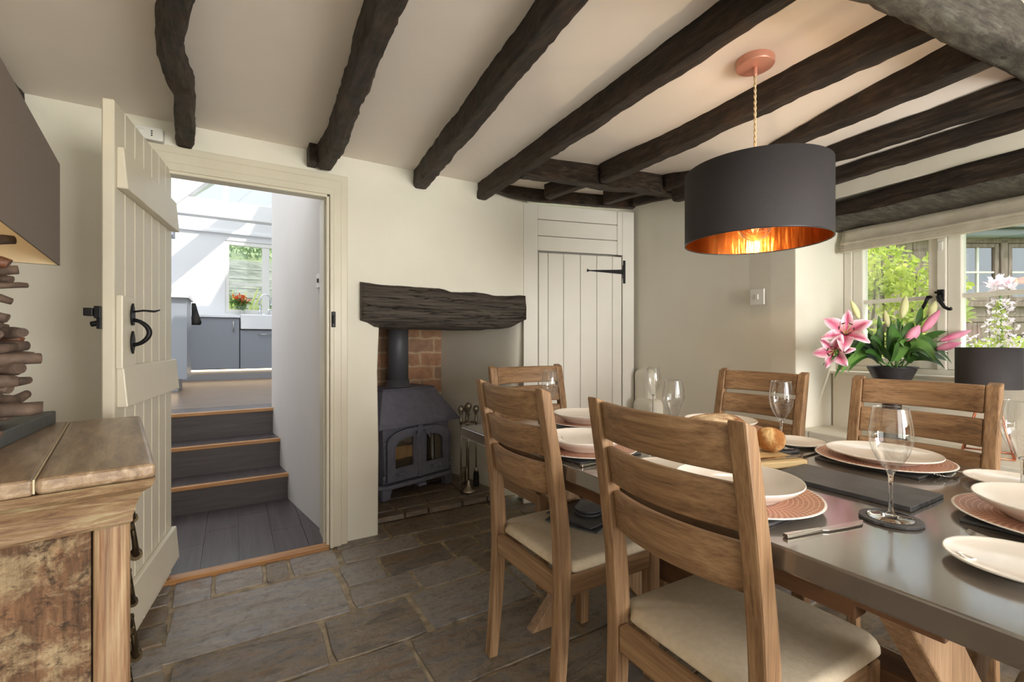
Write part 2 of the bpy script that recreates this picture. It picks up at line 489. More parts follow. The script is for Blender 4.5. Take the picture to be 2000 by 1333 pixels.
def lerp_table(x, T):
    for (a, b), (c, d) in zip(T, T[1:]):
        if x <= c: return b+(d-b)*max(0, (x-a))/(c-a)
    return T[-1][1]
def sstep(a, b, x):
    t = max(0, min(1, (x-a)/(b-a))); return t*t*(3-2*t)
def zc(x, y):
    sag = lerp_table(x, [(-3, .01), (1.4, 0), (1.9, .035), (2.08, .075), (2.27, .172), (2.42, .245), (2.9, .36)])
    return 2.165 - sag*(1-sstep(1.3, 2.05, y))

# floor of stone flags: mortar bed + irregular slabs, one mesh, two materials
def make_floor():
    rnd = random.Random(11)
    bm = bmesh.new(); lay = bm.faces.layers.float.new('tone')
    def quad(pts, mi, tone):
        f = bm.faces.new([bm.verts.new(p) for p in pts]); f.material_index = mi; f[lay] = tone; return f
    quad([(-1.5,-3.2,-.006),(2.9,-3.2,-.006),(2.9,3.0,-.006),(-1.5,3.0,-.006)], 1, 0)
    quad([(-1.5,3.0,-.12),(2.9,3.0,-.12),(2.9,-3.2,-.12),(-1.5,-3.2,-.12)], 1, 0)
    rects = []
    # the small stones beside the door and along the sideboard
    y = 2.66
    for yb, xs in ((2.56, [-.62,-.40,-.24]), (2.45, [-.60,-.36,-.235]), (2.30,[-.7,-.42,-.225]), (2.14,[-.62,-.38,-.215]), (1.97,[-.7,-.44,-.2]), (1.80,[-.6,-.4,-.19]), (1.62,[-.7,-.4,-.18])):
        for a, b in zip(xs, xs[1:]): rects.append((a, b, yb, y))
        rects.append((-1.45, xs[0], yb, y)); y = yb
    for yb, xs in ((2.55,[-.235,.02,.11,.22,.44]), (2.41,[-.23,-.02,.16,.42])):
        pass
    rects += [(-.235,-.08,2.41,2.66), (-.08,.13,2.44,2.66), (.13,.24,2.42,2.66), (.24,.47,2.43,2.66)]
    rects += [(-.225,.43,2.0,2.415)]
    rects += [(-.19,.30,1.70,1.99), (.30,.66,1.70,1.985)]
    # right of the door, towards the hearth
    for (y0, y1, xs) in ((2.62,2.86,[.47,.78,1.10,1.5,1.95,2.6]), (2.43,2.61,[.48,.9,1.27,1.62,2.1,2.6]), (2.2,2.425,[.44,.64,1.0,1.18,1.56,2.0,2.6]),
                         (2.0,2.195,[.44,.74,1.05,1.5,2.05,2.6]), (1.70,1.995,[.67,1.16,1.6,2.0,2.6])):
        for a, b in zip(xs, xs[1:]): rects.append((a, b, y0, y1))
    y1 = 1.695
    while y1 > -3.1:
        y0 = y1 - rnd.uniform(.24, .42); x = -1.45
        while x < 2.75:
            w = rnd.uniform(.34, .85); x2 = min(2.8, x+w)
            if 2.8-x2 < .2: x2 = 2.8
            rects.append((x, x2, y0, y1)); x = x2
        y1 = y0
    for i, (x0, x1, y0, y1) in enumerate(rects):
        g = .0045; tone = rnd.random(); dz = rnd.uniform(-.002, .002)
        if (x0, x1) == (-.225, .43): tone = .27
        if (x0, x1) == (-.19, .30): tone = .6
        if y0 > 2.39 and x1 < .5: tone = rnd.choice((.2, .3, .95))
        pts = []
        nx = max(2, int((x1-x0)/.06)); ny = max(2, int((y1-y0)/.06))
        for k in range(nx): pts.append((x0+g+(x1-x0-2*g)*k/nx, y0+g))
        for k in range(ny): pts.append((x1-g, y0+g+(y1-y0-2*g)*k/ny))
        for k in range(nx): pts.append((x1-g-(x1-x0-2*g)*k/nx, y1-g))
        for k in range(ny): pts.append((x0+g, y1-g-(y1-y0-2*g)*k/ny))
        cx, cy = (x0+x1)/2, (y0+y1)/2
        o, t = [], []
        for (px, py) in pts:
            nv = noise.noise_vector(Vector((px*7+i*.37, py*7, i*.11)))
            px += nv.x*.008; py += nv.y*.008
            L = math.hypot(px-cx, py-cy)
            corner = min(abs(px-x0), abs(px-x1)) + min(abs(py-y0), abs(py-y1))
            pull = max(0, .035-corner)*.28
            q = (L-pull)/L
            px, py = cx+(px-cx)*q, cy+(py-cy)*q
            o.append(bm.verts.new((px, py, -.009)))
            q = (L-.005)/L
            t.append(bm.verts.new((cx+(px-cx)*q, cy+(py-cy)*q, dz)))
        n = len(o)
        f = bm.faces.new(t); f[lay] = tone
        for k in range(n):
            f = bm.faces.new([o[k], o[(k+1) % n], t[(k+1) % n], t[k]]); f[lay] = tone; f.smooth = False
    me = bpy.data.meshes.new('floor'); bm.to_mesh(me); bm.free()
    me.materials.append(M['flag']); me.materials.append(M['mortar'])
    o = bpy.data.objects.new('floor', me); COL.objects.link(o)
    return o
struct(make_floor(), 'uneven stone flag floor of the dining room', 'floor')

# ceiling
b = MB()
nx, ny = 44, 50
X0, X1, Y0, Y1 = -1.5, 3.0, -2.4, 2.95
G = [[None]*(ny+1) for _ in range(nx+1)]; H = [[None]*(ny+1) for _ in range(nx+1)]
for i in range(nx+1):
    for j in range(ny+1):
        x = X0+(X1-X0)*i/nx; y = Y0+(Y1-Y0)*j/ny
        z = zc(x, y) + .006*noise.noise(Vector((x*1.6, y*1.1, 2)))
        G[i][j] = b.v((x, y, z)); H[i][j] = b.v((x, y, 2.36))
for i in range(nx):
    for j in range(ny):
        b.f([G[i][j], G[i][j+1], G[i+1][j+1], G[i+1][j]], True)
        b.f([H[i][j], H[i+1][j], H[i+1][j+1], H[i][j+1]])
for i in range(nx):
    b.f([G[i][0], G[i+1][0], H[i+1][0], H[i][0]]); b.f([G[i+1][ny], G[i][ny], H[i][ny], H[i+1][ny]])
for j in range(ny):
    b.f([G[0][j+1], G[0][j], H[0][j], H[0][j+1]]); b.f([G[nx][j], G[nx][j+1], H[nx][j+1], H[nx][j]])
struct(b.build('ceiling', M['ceiling'], rec=False), 'low cream plaster ceiling between dark joists', 'ceiling')

# fireplace wall with the doorway and the hearth opening
b = MB()
DX0, DX1, DZ = -.30, .445, 1.925
FX0, FX1, FZ = .722, 1.722, 1.30
for dz, ya, yb2 in ((DZ, WY, 2.735), (2.12, 2.735, 2.90)):
    b.prism([(-1.5,-.05),(DX0,-.05),(DX0,dz),(DX1,dz),(DX1,-.05),(FX0,-.05),(FX0+.004,.5),(FX0-.004,.95),(FX0+.006,1.2),(FX0,FZ),(1.76,FZ),(1.76,2.36),(-1.5,2.36)], lambda p, k: (p[0], ya if k == 0 else yb2, p[1]))
b.box(FX0-.14, FX0, 2.90, 3.75, -.05, 2.36)       # left cheek of the chimney
b.box(FX0, 1.9, 2.90, 3.75, 1.36, 2.36)
bmesh.ops.remove_doubles(b.bm, verts=b.bm.verts[:], dist=1e-5)
struct(b.build('wall_back', M['plaster'], bevel=.012, seg=3), 'cream plaster wall with the doorway and the fireplace', 'wall')
# right cheek of the fireplace, leaning and rounded at its front
b = MB()
zs = [-.05, .2, .45, .7, .95, 1.2, 1.40]
lo = [(1.507,3.66),(1.57,3.45),(1.62,3.27),(1.65,3.08),(1.665,2.98),(1.69,2.92),(1.80,2.90)]
hi = [(1.507,3.66),(1.56,3.42),(1.61,3.2),(1.655,2.98),(1.685,2.82),(1.715,2.73),(1.80,2.705)]
rows = []
for z in zs:
    t = sstep(-.05, 1.25, z)
    rows.append([b.v((p[0]+(q[0]-p[0])*t, p[1]+(q[1]-p[1])*t, z)) for p, q in zip(lo, hi)])
for r0, r1 in zip(rows, rows[1:]):
    for k in range(len(lo)-1): b.f([r0[k+1], r0[k], r1[k], r1[k+1]], True)
o = b.build('wall_fireplace_right', M['plaster'], rec=False); 
o.modifiers.new('s', 'SUBSURF').render_levels = 2
struct(o, 'leaning plaster cheek of the fireplace beside the fire irons', 'wall')
b = MB(); b.box(FX0-.02, 1.62, 3.655, 3.75, -.05, 1.40)
struct(b.build('wall_fireplace_back', M['brick']), 'old brick back of the fireplace behind the stove', 'wall')
# raised hearth of darker tiles
b = MB()
hr = random.Random(3)
b.box(.724, 1.66, 2.90, 3.66, -.05, .026)
struct(b.build('trim_1', M['mortar']), 'mortar bed of the raised hearth under the stove', 'hearth')
b = MB(); lay = None
def tile(x0, x1, y0, y1, z):
    b.hexa([(x0+.005,y0+.005,z-.03),(x1-.005,y0+.005,z-.03),(x1-.005,y1-.005,z-.03),(x0+.005,y1-.005,z-.03)], [(x0+.007,y0+.007,z),(x1-.007,y0+.007,z),(x1-.007,y1-.007,z),(x0+.007,y1-.007,z)])
x = .724
for w in (.21,.16,.24,.19,.14): tile(x, x+w, 2.85, 2.95, .034+hr.uniform(-.004,.004)); x += w
for (y0, y1) in ((2.95,3.16),(3.16,3.40),(3.40,3.655)):
    xs = [.724, .93+hr.uniform(-.03,.03), 1.16+hr.uniform(-.03,.03), 1.4+hr.uniform(-.03,.03), 1.63]
    for a, c in zip(xs, xs[1:]): tile(a, c, y0, y1, .036)
b.jitter(.004, 9, 2)
struct(b.build('trim_2', M['flag'], bevel=.004), 'dark hearth tiles and brick kerb under the stove', 'hearth')

# window wall (thick, slightly out of line with the room)
WD = Vector((.119, .993, 0)); WP = Vector((2.45, 1.26, 0))
def wx(y): return 2.45 + .12*(y-1.26)
def wallblock(b, y0, y1, z0, z1, off0=0.0, x1=3.05, n=1):
    for k in range(n):
        a = y0+(y1-y0)*k/n; c = y0+(y1-y0)*(k+1)/n
        b.hexa([(wx(a)+off0,a,z0),(x1,a,z0),(x1,c,z0),(wx(c)+off0,c,z0)], [(wx(a)+off0,a,z1),(x1,a,z1),(x1,c,z1),(wx(c)+off0,c,z1)])
b = MB()
bow = lambda y: .015*math.sin((y-1.3)*4)
ys = [1.26+ (2.9-1.26)*k/12 for k in range(13)]
pts0 = [(wx(y)+bow(y)*sstep(1.3,1.5,y), y) for y in ys]
b.prism(pts0+[(3.05, 2.9), (3.05, 1.18), (2.84, 1.20)], lambda p, k: (p[0], p[1], -.05 if k == 0 else 2.36))
wallblock(b, -1.6, 1.20, -.05, .683)                       # below the ledge
b.hexa([(wx(1.2),1.2,-.05),(2.85,1.2,-.05),(2.85,1.21,-.05),(wx(1.26),1.26,-.05)], [(wx(1.2),1.2,.683),(2.85,1.2,.683),(2.85,1.21,.683),(wx(1.26),1.26,.683)])
wallblock(b, -1.6, 1.21, .60, .958, off0=.27)              # panel under the sill
wallblock(b, -1.6, 1.262, 1.80, 2.36)                       # above the lintel
wallblock(b, -1.6, 1.21, 1.72, 1.82, off0=.30)
wallblock(b, -2.4, -.55, -.05, 2.36)
struct(b.build('wall_right', M['plaster'], bevel=.014, seg=3), 'thick cream wall with the deep window recess', 'wall')
# stepped plaster plinth in the corner by the cupboard
b = MB()
b.box(2.515, 2.66, 2.27, 2.45, -.05, .93); b.box(2.47, 2.62, 2.20, 2.42, -.05, .72)
struct(b.build('trim_3', M['plaster'], bevel=.05, seg=4), 'stepped plaster plinth in the corner beside the cupboard', 'plinth')
# walls out of view; the front openings are invented for the fill lights
b = MB()
b.box(-1.5, -1.4, -2.4, 2.9, -.05, 2.36)
struct(b.build('wall_left', M['plaster']), 'plain cream wall behind the driftwood lamp', 'wall')
b = MB()
b.box(-1.5, -.9, -2.4, -2.3, -.05, 2.36); b.box(2.4, 3.05, -2.4, -2.3, -.05, 2.36)
b.box(-.9, 2.4, -2.4, -2.3, -.05, .5); b.box(-.9, 2.4, -2.4, -2.3, 2.0, 2.36); b.box(.7, .8, -2.4, -2.3, .5, 2.0)
struct(b.build('wall_front', M['plaster']), 'cream wall behind the camera with two openings added for fill light', 'wall')

# ------------------------------------------------------------------ ceiling beams
def beam(name, label, path, w, top, m, group='dark oak ceiling joists', amp=.009, seed=0, taper=None, cat='beam', ws=None):
    """path: bottom-centre points; top(x, y): height of the upper face"""
    pts = []
    P3 = [Vector(p) for p in path]
    L = sum((a-c).length for a, c in zip(P3, P3[1:]))
    n = max(8, int(L/.028))
    cum = [0]
    for a, c in zip(P3, P3[1:]): cum.append(cum[-1]+(c-a).length)
    for i in range(n+1):
        s = L*i/n
        for k in range(len(P3)-1):
            if s <= cum[k+1]+1e-6:
                t = (s-cum[k])/(cum[k+1]-cum[k]); pts.append(P3[k].lerp(P3[k+1], t)); break
    b = MB(); rows = []
    m0 = 14
    for i, p in enumerate(pts):
        d = (pts[min(i+1, n)]-pts[max(i-1, 0)]).normalized()
        s = Vector((d.y, -d.x, 0)).normalized()
        hh = top(p.x, p.y) - p.z
        ww = w if ws is None else ws[0]+(ws[1]-ws[0])*i/n
        prof = [(-.5,1),(-.5,.72),(-.5,.42),(-.49,.16),(-.44,.04),(-.3,0),(-.1,-.01),(.1,-.01),(.3,0),(.44,.04),(.49,.16),(.5,.42),(.5,.72),(.5,1)]
        row = []
        for (u, t) in prof:
            q = p + s*(u*ww) + Vector((0, 0, t*hh))
            nv = noise.noise_vector(Vector((q.x*5+seed*9.1, q.y*5, q.z*9))) + .5*noise.noise_vector(Vector((q.x*17+seed, q.y*17, q.z*21)))
            nv = nv + .45*noise.noise_vector(Vector((q.x*34+seed, q.y*30, q.z*40)))
            k = 0 if t == 1 else 1
            q = q + Vector((nv.x, nv.y*.4, nv.z*.8*k))*amp*(1 if t < 1 else .8)
            if t == 1: q.z = top(p.x, p.y)+.01
            row.append(b.v(q))
        rows.append(row)
    for r0, r1 in zip(rows, rows[1:]):
        for k in range(m0):
            b.f([r0[k], r0[(k+1) % m0], r1[(k+1) % m0], r1[k]], k not in (3, 9))
    b.f(rows[0]); b.f(list(reversed(rows[-1])))
    o = b.build(name, m)
    return tag(o, label, cat, group)
tz = lambda x, y: zc(x, y)
yb = .40
beam('ceiling_joist', 'dark oak joist at the left edge above the taupe lampshade', [(-.80,WY,2.06),(-.78,1.0,2.06),(-.76,-2.2,2.06)], .10, tz, M['beam'], seed=1)
beam('ceiling_joist', 'dark oak joist ending above the left side of the doorway', [(-.195,WY,2.055),(-.165,2.2,2.06),(-.185,1.9,2.06),(-.125,1.5,2.06),(-.10,.5,2.06),(-.09,-2.2,2.06)], .068, tz, M['beam'], seed=2, amp=.013)
beam('ceiling_joist', 'crooked dark oak joist ending above the right side of the doorway', [(.422,2.66,2.055),(.428,2.4,2.06),(.405,1.9,2.06),(.372,1.3,2.06),(.34,.5,2.06),(.3,-2.2,2.06)], .082, tz, M['beam'], seed=3, amp=.013)
beam('ceiling_joist', 'dark oak joist ending above the mantel beam', [(.974,WY,2.06),(.90,1.9,2.06),(.80,1.0,2.06),(.74,.4,2.06),(.66,-2.2,2.06)], .078, tz, M['beam'], seed=4, amp=.011)
beam('ceiling_joist', 'long dark oak joist left of the pendant ceiling plate', [(1.40,WY,2.06),(1.35,1.7,2.06),(1.285,.7,2.055),(1.26,.4,2.055)], .07, tz, M['beam'], seed=5)
beam('ceiling_joist', 'dark oak joist just right of the pendant ceiling plate', [(1.874,2.04,2.06),(1.83,1.4,2.05),(1.775,.56,2.04),(1.77,.45,2.04)], .082, tz, M['beam'], seed=6)
beam('ceiling_joist', 'reddish dark oak joist directly behind the pendant shade', [(2.31,1.94,2.06),(2.18,1.2,2.02),(2.03,.46,1.998),(2.02,.40,1.998)], .085, tz, M['beam'], seed=7)
beam('ceiling_joist', 'dark oak joist before the last one above the window', [(2.33,1.90,1.985),(2.30,1.3,1.935),(2.265,.5,1.925),(2.22,-1.5,1.925)], .075, tz, M['beam'], seed=8)
beam('ceiling_joist', 'last dark oak joist tight against the plaster above the window beam', [(2.45,1.5,1.89),(2.425,1.2,1.868),(2.39,.5,1.866),(2.3,-1.5,1.866)], .085, tz, M['beam'], seed=9)
beam('ceiling_beam', 'knotty dark trimmer beam carrying the joists before the cupboard', [(1.40,2.20,2.06),(1.9,2.10,2.055),(2.40,1.975,2.055),(2.56,1.94,2.055)], .10, tz, M['beamx'], seed=10, group='cross beams', amp=.012)
beam('ceiling_beam', 'heavy lime-washed cross beam at the top right corner', [(.6,.62,2.0),(1.3,.53,2.0),(2.3,.375,1.985),(2.75,.30,1.97)], .10, tz, M['limebeam'], seed=11, group='cross beams', ws=(.07,.11), amp=.014)
beam('ceiling_joist', 'short brown joist over the middle of the white cupboard', [(1.835,2.12,2.07),(1.79,2.50,2.075)], .07, tz, M['beam'], group='short joists above the cupboard', seed=12, amp=.005)
beam('ceiling_joist', 'short brown joist over the right half of the white cupboard', [(2.26,2.0,2.07),(2.215,2.40,2.08)], .065, tz, M['beam'], group='short joists above the cupboard', seed=13, amp=.005)
beam('ceiling_joist', 'short brown joist against the wall right of the white cupboard', [(2.50,1.95,2.07),(2.44,2.35,2.09)], .05, tz, M['beam'], group='short joists above the cupboard', seed=14, amp=.004)
beam('wall_plate', 'curved dark timber plate along the top of the white cupboard', [(1.47,2.665,2.12),(1.60,2.645,2.095),(1.76,2.62,2.087),(2.1,2.535,2.09),(2.50,2.42,2.095)], .06, tz, M['beamx'], seed=15, group='cross beams', amp=.004)
b = MB(); b.box(.338, .383, 2.60, WY+.01, 2.07, 2.17)
tag(b.build('wall_block', M['beam'], bevel=.004), 'small dark wood block fixed beside the crooked joist above the door', 'block')
# lintel over the window: curved top, limed underside
bm_ = MB(); rows = []
for i in range(41):
    y = 1.285 - 2.3*i/40
    top = 1.80 - .055*max(0, (y-.45)/.835)**2.2
    bot = 1.7125+.006*noise.noise(Vector((y*4, 1, 3)))
    row = []
    for (u, t) in ((0,0),(0,.3),(0,.65),(0,1),(.2,1.03),(.34,1.03),(.34,0),(.2,-.0)):
        q = Vector((wx(y)-.006+u*1.0, y, bot+(top-bot)*t))
        q.x += .010*noise.noise(Vector((y*6, q.z*9, 4))) if u == 0 else 0
        q.z += .006*noise.noise(Vector((y*9, u*5, t*3+7)))
        row.append(bm_.v(q))
    rows.append(row)
for r0, r1 in zip(rows, rows[1:]):
    for k in range(8): bm_.f([r0[k], r0[(k+1) % 8], r1[(k+1) % 8], r1[k]], True)
bm_.f(rows[0]); bm_.f(list(reversed(rows[-1])))
bm_.bm.faces.ensure_lookup_table()
lint = bm_.build('window_lintel', M['beam'])
lint.data.materials.append(M['limebeam'])
for p_ in lint.data.polygons:
    if p_.normal.z < -.6: p_.material_index = 1
tag(lint, 'curved dark oak lintel beam over the dining room window', 'beam', 'cross beams')

# mantel beam over the fireplace
b = MB(); rows = []
T = [(.618,1.468),(.8,1.463),(.98,1.463),(1.11,1.459),(1.17,1.443),(1.30,1.447),(1.40,1.45),(1.5,1.440),(1.62,1.440),(1.716,1.447)]
B = [(.618,1.247),(.66,1.240),(.70,1.215),(.76,1.208),(1.1,1.203),(1.4,1.205),(1.55,1.215),(1.62,1.225),(1.68,1.255),(1.716,1.27)]
for i in range(56):
    x = .618+(1.716-.618)*i/55
    t_, b_ = lerp_table(x, T), lerp_table(x, B)
    row = []
    for (u, t) in ((0,.04),(0,.25),(0,.5),(0,.75),(0,.96),(.25,1),(.7,1),(1,1),(1,.5),(1,0),(.6,-.02),(.2,-.01)):
        q = Vector((x, 2.655+.24*u, b_+(t_-b_)*t))
        nv = noise.noise_vector(Vector((q.x*6, q.y*6, q.z*22))) + .7*noise.noise_vector(Vector((q.x*20, q.y*20, q.z*40)))
        q += Vector((0, nv.y*.010 if u == 0 else 0, nv.z*.006))
        row.append(b.v(q))
    rows.append(row)
for r0, r1 in zip(rows, rows[1:]):
    for k in range(12): b.f([r0[k], r0[(k+1) % 12], r1[(k+1) % 12], r1[k]], True)
b.f(rows[0]); b.f(list(reversed(rows[-1])))
def mantel_mat():
    m, nt, bb = nodes('mantel_oak')
    f = noise_tex(nt, coords(nt, (1.6, 8, 30)), 2.0, 8, .7, .9)
    c = ramp(nt, f, [(.33, lin((26, 23, 21))), (.45, lin((62, 54, 47))), (.7, lin((88, 78, 68)))])
    cr = noise_tex(nt, coords(nt, (1.1, 2, 17)), 1.5, 4, .6, .5)
    crack = ramp(nt, cr, [(.475, (1, 1, 1)), (.497, (.0, .0, .0)), (.51, (1, 1, 1))])
    c = mix(nt, 1.0, c, mix(nt, .75, (1, 1, 1), crack), 'MULTIPLY')
    nt.links.new(c, bb.inputs['Base Color']); bb.inputs['Roughness'].default_value = .6
    bump(nt, bb, mix(nt, .5, f, crack), .9, .016)
    return m
tag(b.build('mantel_beam', mantel_mat()), 'thick cracked dark oak mantel beam over the fireplace', 'mantel')

# ------------------------------------------------------------------ doorway: frame, open door
b = MB()
def casing(b, x0, x1, side):
    # side -1: outer edge on the left
    b.box(x0, x1, 2.665, 2.705, 0, 2.0)
for (a, c, f, h) in ((.445,.545,2.672,2.045), (.455,.51,2.660,2.010), (.449,.47,2.651,1.962)):
    b.box(a, c, f, 2.705, 0, DZ if f < 0 else h - (0 if a < .446 else 0))
for (a, c, f, h) in ((-.40,-.30,2.672,2.045), (-.365,-.31,2.660,2.010), (-.325,-.304,2.651,1.962)):
    b.box(a, c, f, 2.705, 0, h)
b.box(-.40, .545, 2.671, 2.705, 1.925, 2.046)
b.box(-.365, .51, 2.659, 2.705, 1.93, 2.011)
b.box(-.325, .47, 2.650, 2.705, 1.926, 1.963)
b.box(.432, .447, 2.66, 2.90, 0, 1.93); b.box(-.302, -.285, 2.66, 2.90, 0, 1.93); b.box(-.302, .447, 2.66, 2.735, 1.912, 1.93)
b.box(.424, .433, 2.70, 2.735, 0, 1.915)
fr = struct(b.build('trim_4', M['paint'], bevel=.004), 'cream moulded door frame around the doorway', 'door frame')
b = MB(); b.box(.456, .476, 2.64, 2.662, 1.205, 1.29); b.box(.461, .471, 2.625, 2.645, 1.225, 1.27)
b.build('latch_keep', M['iron'], fr, bevel=.003)['label'] = 'black iron latch keep'

def make_door():
    # local: x runs from the free edge to the hinge, y is the room face (-y), z up
    L = .71
    d = tag(empty('door_1', (-.369, 1.995, 0), math.atan2(.992, .125)), 'open cream plank door with black thumb latch', 'door', None, 'structure')
    b = MB()
    n = 7; w = L/n
    for k in range(n):
        b.box(k*w+.0012, (k+1)*w-.0012, -.030, .004, .035, 1.935)
    # the free edge rounds over at the top
    b.build('plank_leaf', M['paint'], d, bevel=.0045, seg=1)
    for z0, z1, x0 in ((1.645,1.785,.02),(.905,1.045,.02),(.105,.255,.02)):
        b = MB(); b.hexa([(x0,-.062,z0),(L-.002,-.062,z0),(L-.002,-.030,z0),(x0,-.030,z0)], [(x0,-.050,z1),(L-.002,-.050,z1),(L-.002,-.030,z1),(x0,-.030,z1)])
        b.build('ledge', M['paint'], d, bevel=.004)
    b = MB(); b.box(.012, .135, -.050, -.030, 1.035, 1.285)
    b.build('lock_block', M['paint'], d, bevel=.004)
    # thumb latch: two leaf shaped plates, a bowed grip and a thumb lever
    h = MB()
    def plate(z0, z1, wmax):
        P = []
        for k in range(13):
            t = k/12; P.append((.092+wmax*math.sin(PI*(.12+.88*t if z1 > z0 else t))**.8*(.5), z0+(z1-z0)*t))
        Q = [(2*.092-p[0], p[1]) for p in reversed(P)]
        h.prism(P+Q, lambda p, k: (p[0], -.052-.006*k, p[1]))
    plate(1.185, 1.262, .034); plate(1.165, 1.085, .034)
    pts = [(.092, -.056-.045*math.sin(PI*t)**.6-.001, 1.205-.09*t) for t in [i/14 for i in range(15)]]
    h.tube(pts, [.0065+.002*math.sin(PI*i/14) for i in range(15)], 10)
    grip = h.build('door_handle', M['iron'], d, bevel=.001); grip['label'] = 'black wrought iron handle'
    h = MB(); h.tube([(.092,-.05,1.232),(.094,-.085,1.238),(.10,-.115,1.236),(.104,-.13,1.242)], [.006,.006,.007,.004], 10, flat=(1.3,.6))
    h.build('thumb_lever', M['iron'], d)
    h = MB(); h.box(-.004, .05, .004, .022, 1.205, 1.245); h.box(-.002, .026, .004, .016, 1.17, 1.206); h.box(-.012, .022, .022, .046, 1.212, 1.238); h.tube([(.012,.012,1.19),(.012,.034,1.185)], .009, 10); h.box(.0, .2, .004, .012, 1.22, 1.232)
    h.build('latch_bar', M['iron'], d, bevel=.002)
    return d
make_door()

# carbon monoxide alarm above the door frame
t = thing('wall_alarm', 'white rounded alarm box on the wall above the open door', 'alarm', (-.333, WY, 2.085))
b = MB()
pl = []
for cx, cz, a0 in ((.045,.022,0),(-.04,.018,90),(-.04,-.018,180),(.045,-.022,270)):
    for k in range(6):
        a = R(a0+k*18); pl.append((cx+.012*math.cos(a), cz+.012*math.sin(a)))
b.prism(pl, lambda p, k: (p[0]*(1-.06*k), -.034*k, p[1]*(1-.1*k)))
b.build('case', M['white'], t, bevel=.003)
b = MB()
for q in (-.010, 0, .010): b.tube([(.012,-.033,q),(.012,-.036,q)], .0032, 8)
b.build('indicator', M['iron'], t)
b = MB(); b.at((-.028,-.034,.004), rx=PI/2); b.lathe([(0,.003),(.012,.003),(.014,0)], 20)
b.build('test_button', M['white'], t)

# ------------------------------------------------------------------ wood stove
SV = (1.145, 3.215)
t = thing('wood_stove', 'dark grey cast iron wood stove in the fireplace', 'stove', (SV[0], SV[1], .036), R(15.5))
b = MB()       # body with a bowed base plate
b.box(-.285, .285, 0, .36, .105, .52)
b.build('body', M['stove'], t, bevel=.012, seg=3)
b = MB()
base = [(-.32,.0),(-.27,-.045),(.27,-.045),(.32,.0),(.32,.37),(-.32,.37)]
b.prism(base, lambda p, k: (p[0], p[1], .078+.028*k))
b.build('base_plate', M['stove'], t, bevel=.008, seg=3)
b = MB()
can0 = [(-.345,-.055),(.345,-.055),(.345,.40),(-.345,.40)]; can1 = [(-.225,.10),(.225,.10),(.225,.40),(-.225,.40)]
b.hexa([(*p, .512) for p in can0], [(*p, .738) for p in can1]); b.box(-.347, .347, -.057, .40, .495, .514); 
b.box(-.228, .228, .097, .40, .738, .748)
b.build('canopy', M['stove'], t, bevel=.005)
b = MB(); b.lathe([(.078,.745),(.078,1.36)], 40, cap0=True, cap1=True, c=(0,.26)); b.lathe([(.0,.748),(.105,.748),(.105,.756),(.086,.762),(.086,.80),(.078,.80)], 40, c=(0,.26)); b.lathe([(.079,1.0),(.0815,1.0),(.0815,1.012),(.079,1.012)], 40, c=(0,.26)) if False else None
b.build('flue_pipe', M['flue'], t)
for sx in (-1, 1):
    # arched door: one ring of iron, a pane, a handle, an air slider
    def arch(x0, x1, z0, zt, zs, n=12):
        # x0: meeting edge, x1: outer edge (rounded shoulder there)
        P = [(x0, z0), (x0, zt)]
        for k in range(n+1):
            a = PI/2*k/n
            P.append((x0+(x1-x0)*(.25+.75*math.sin(a)), zs+(zt-zs)*math.cos(a)))
        P.append((x1, z0)); return P
    out = arch(.014*sx, .265*sx, .122, .478, .39); inn = arch(.052*sx, .208*sx, .212, .415, .345)
    d = MB(); d.ringprism(out, inn, lambda p, k: (p[0], -.004-.026*k, p[1]))
    door = d.build('stove_door', M['stove'], t, bevel=.004)
    d = MB(); rim = arch(.046*sx, .216*sx, .204, .424, .35); d.ringprism(rim, inn, lambda p, k: (p[0], -.03-.006*k, p[1]))
    d.build('glass_rim', M['stove'], door, bevel=.002)
    d = MB(); d.prism(arch(.046*sx, .214*sx, .206, .42, .35), lambda p, k: (p[0], -.014-.004*k, p[1]))
    d.build('glass', M['stoveglass'], door)
    d = MB(); d.tube([(.034*sx,-.03,.445),(.034*sx,-.062,.447),(.036*sx+.002,-.066,.44),(.06*sx,-.07,.40)], [.008,.008,.009,.007], 10)
    d.build('door_handle', M['stove'], door)
    d = MB(); d.box(min(.10*sx,.20*sx), max(.10*sx,.20*sx), -.042, -.03, .165, .183); d.at((.17*sx,-.042,.174), rx=PI/2); d.lathe([(0,.012),(.011,.008),(.012,0)], 14)
    d.build('air_slider', M['stove'], door, bevel=.002)
    d = MB()
    for z in (.15, .385): d.tube([(.282*sx,-.012,z-.022),(.282*sx,-.012,z+.022)], .012, 12)
    d.tube([(.282*sx,-.012,.15),(.282*sx,-.012,.385)], .006, 10)
    d.build('hinge', M['stove'], door)
b = MB(); b.box(-.012, .012, -.034, 0, .118, .492); b.tube([(-.016,-.03,.12),(-.016,-.03,.49)], .005, 8); b.tube([(.016,-.03,.12),(.016,-.03,.49)], .005, 8)
b.build('centre_bar', M['stove'], t, bevel=.003)
b = MB(); b.box(-.2, .2, .004-.008, .0, .2, .43)
b.build('firebox_mouth', pm('soot', (34, 32, 30), None, .95), t)
b = MB(); b.box(-.2, -.10, -.009, -.0045, .27, .355); b.box(-.098, -.05, -.009, -.0045, .27, .35); 
b.build('fire_brick', M['firebrick'], t)
for sx in (-1, 1):
    for y in (.0, .32):
        b = MB(); b.hexa([(sx*.27-.028,y-.02,0),(sx*.27+.028,y-.02,0),(sx*.27+.028,y+.03,0),(sx*.27-.028,y+.03,0)], [(sx*.265-.04,y-.03,.08),(sx*.265+.04,y-.03,.08),(sx*.265+.04,y+.04,.08),(sx*.265-.04,y+.04,.08)])
        b.build('leg', M['stove'], t, bevel=.008)
b = MB(); b.box(-.03, .035, -.06, .0, .055, .078); b.build('ash_lip', M['stove'], t, bevel=.004)

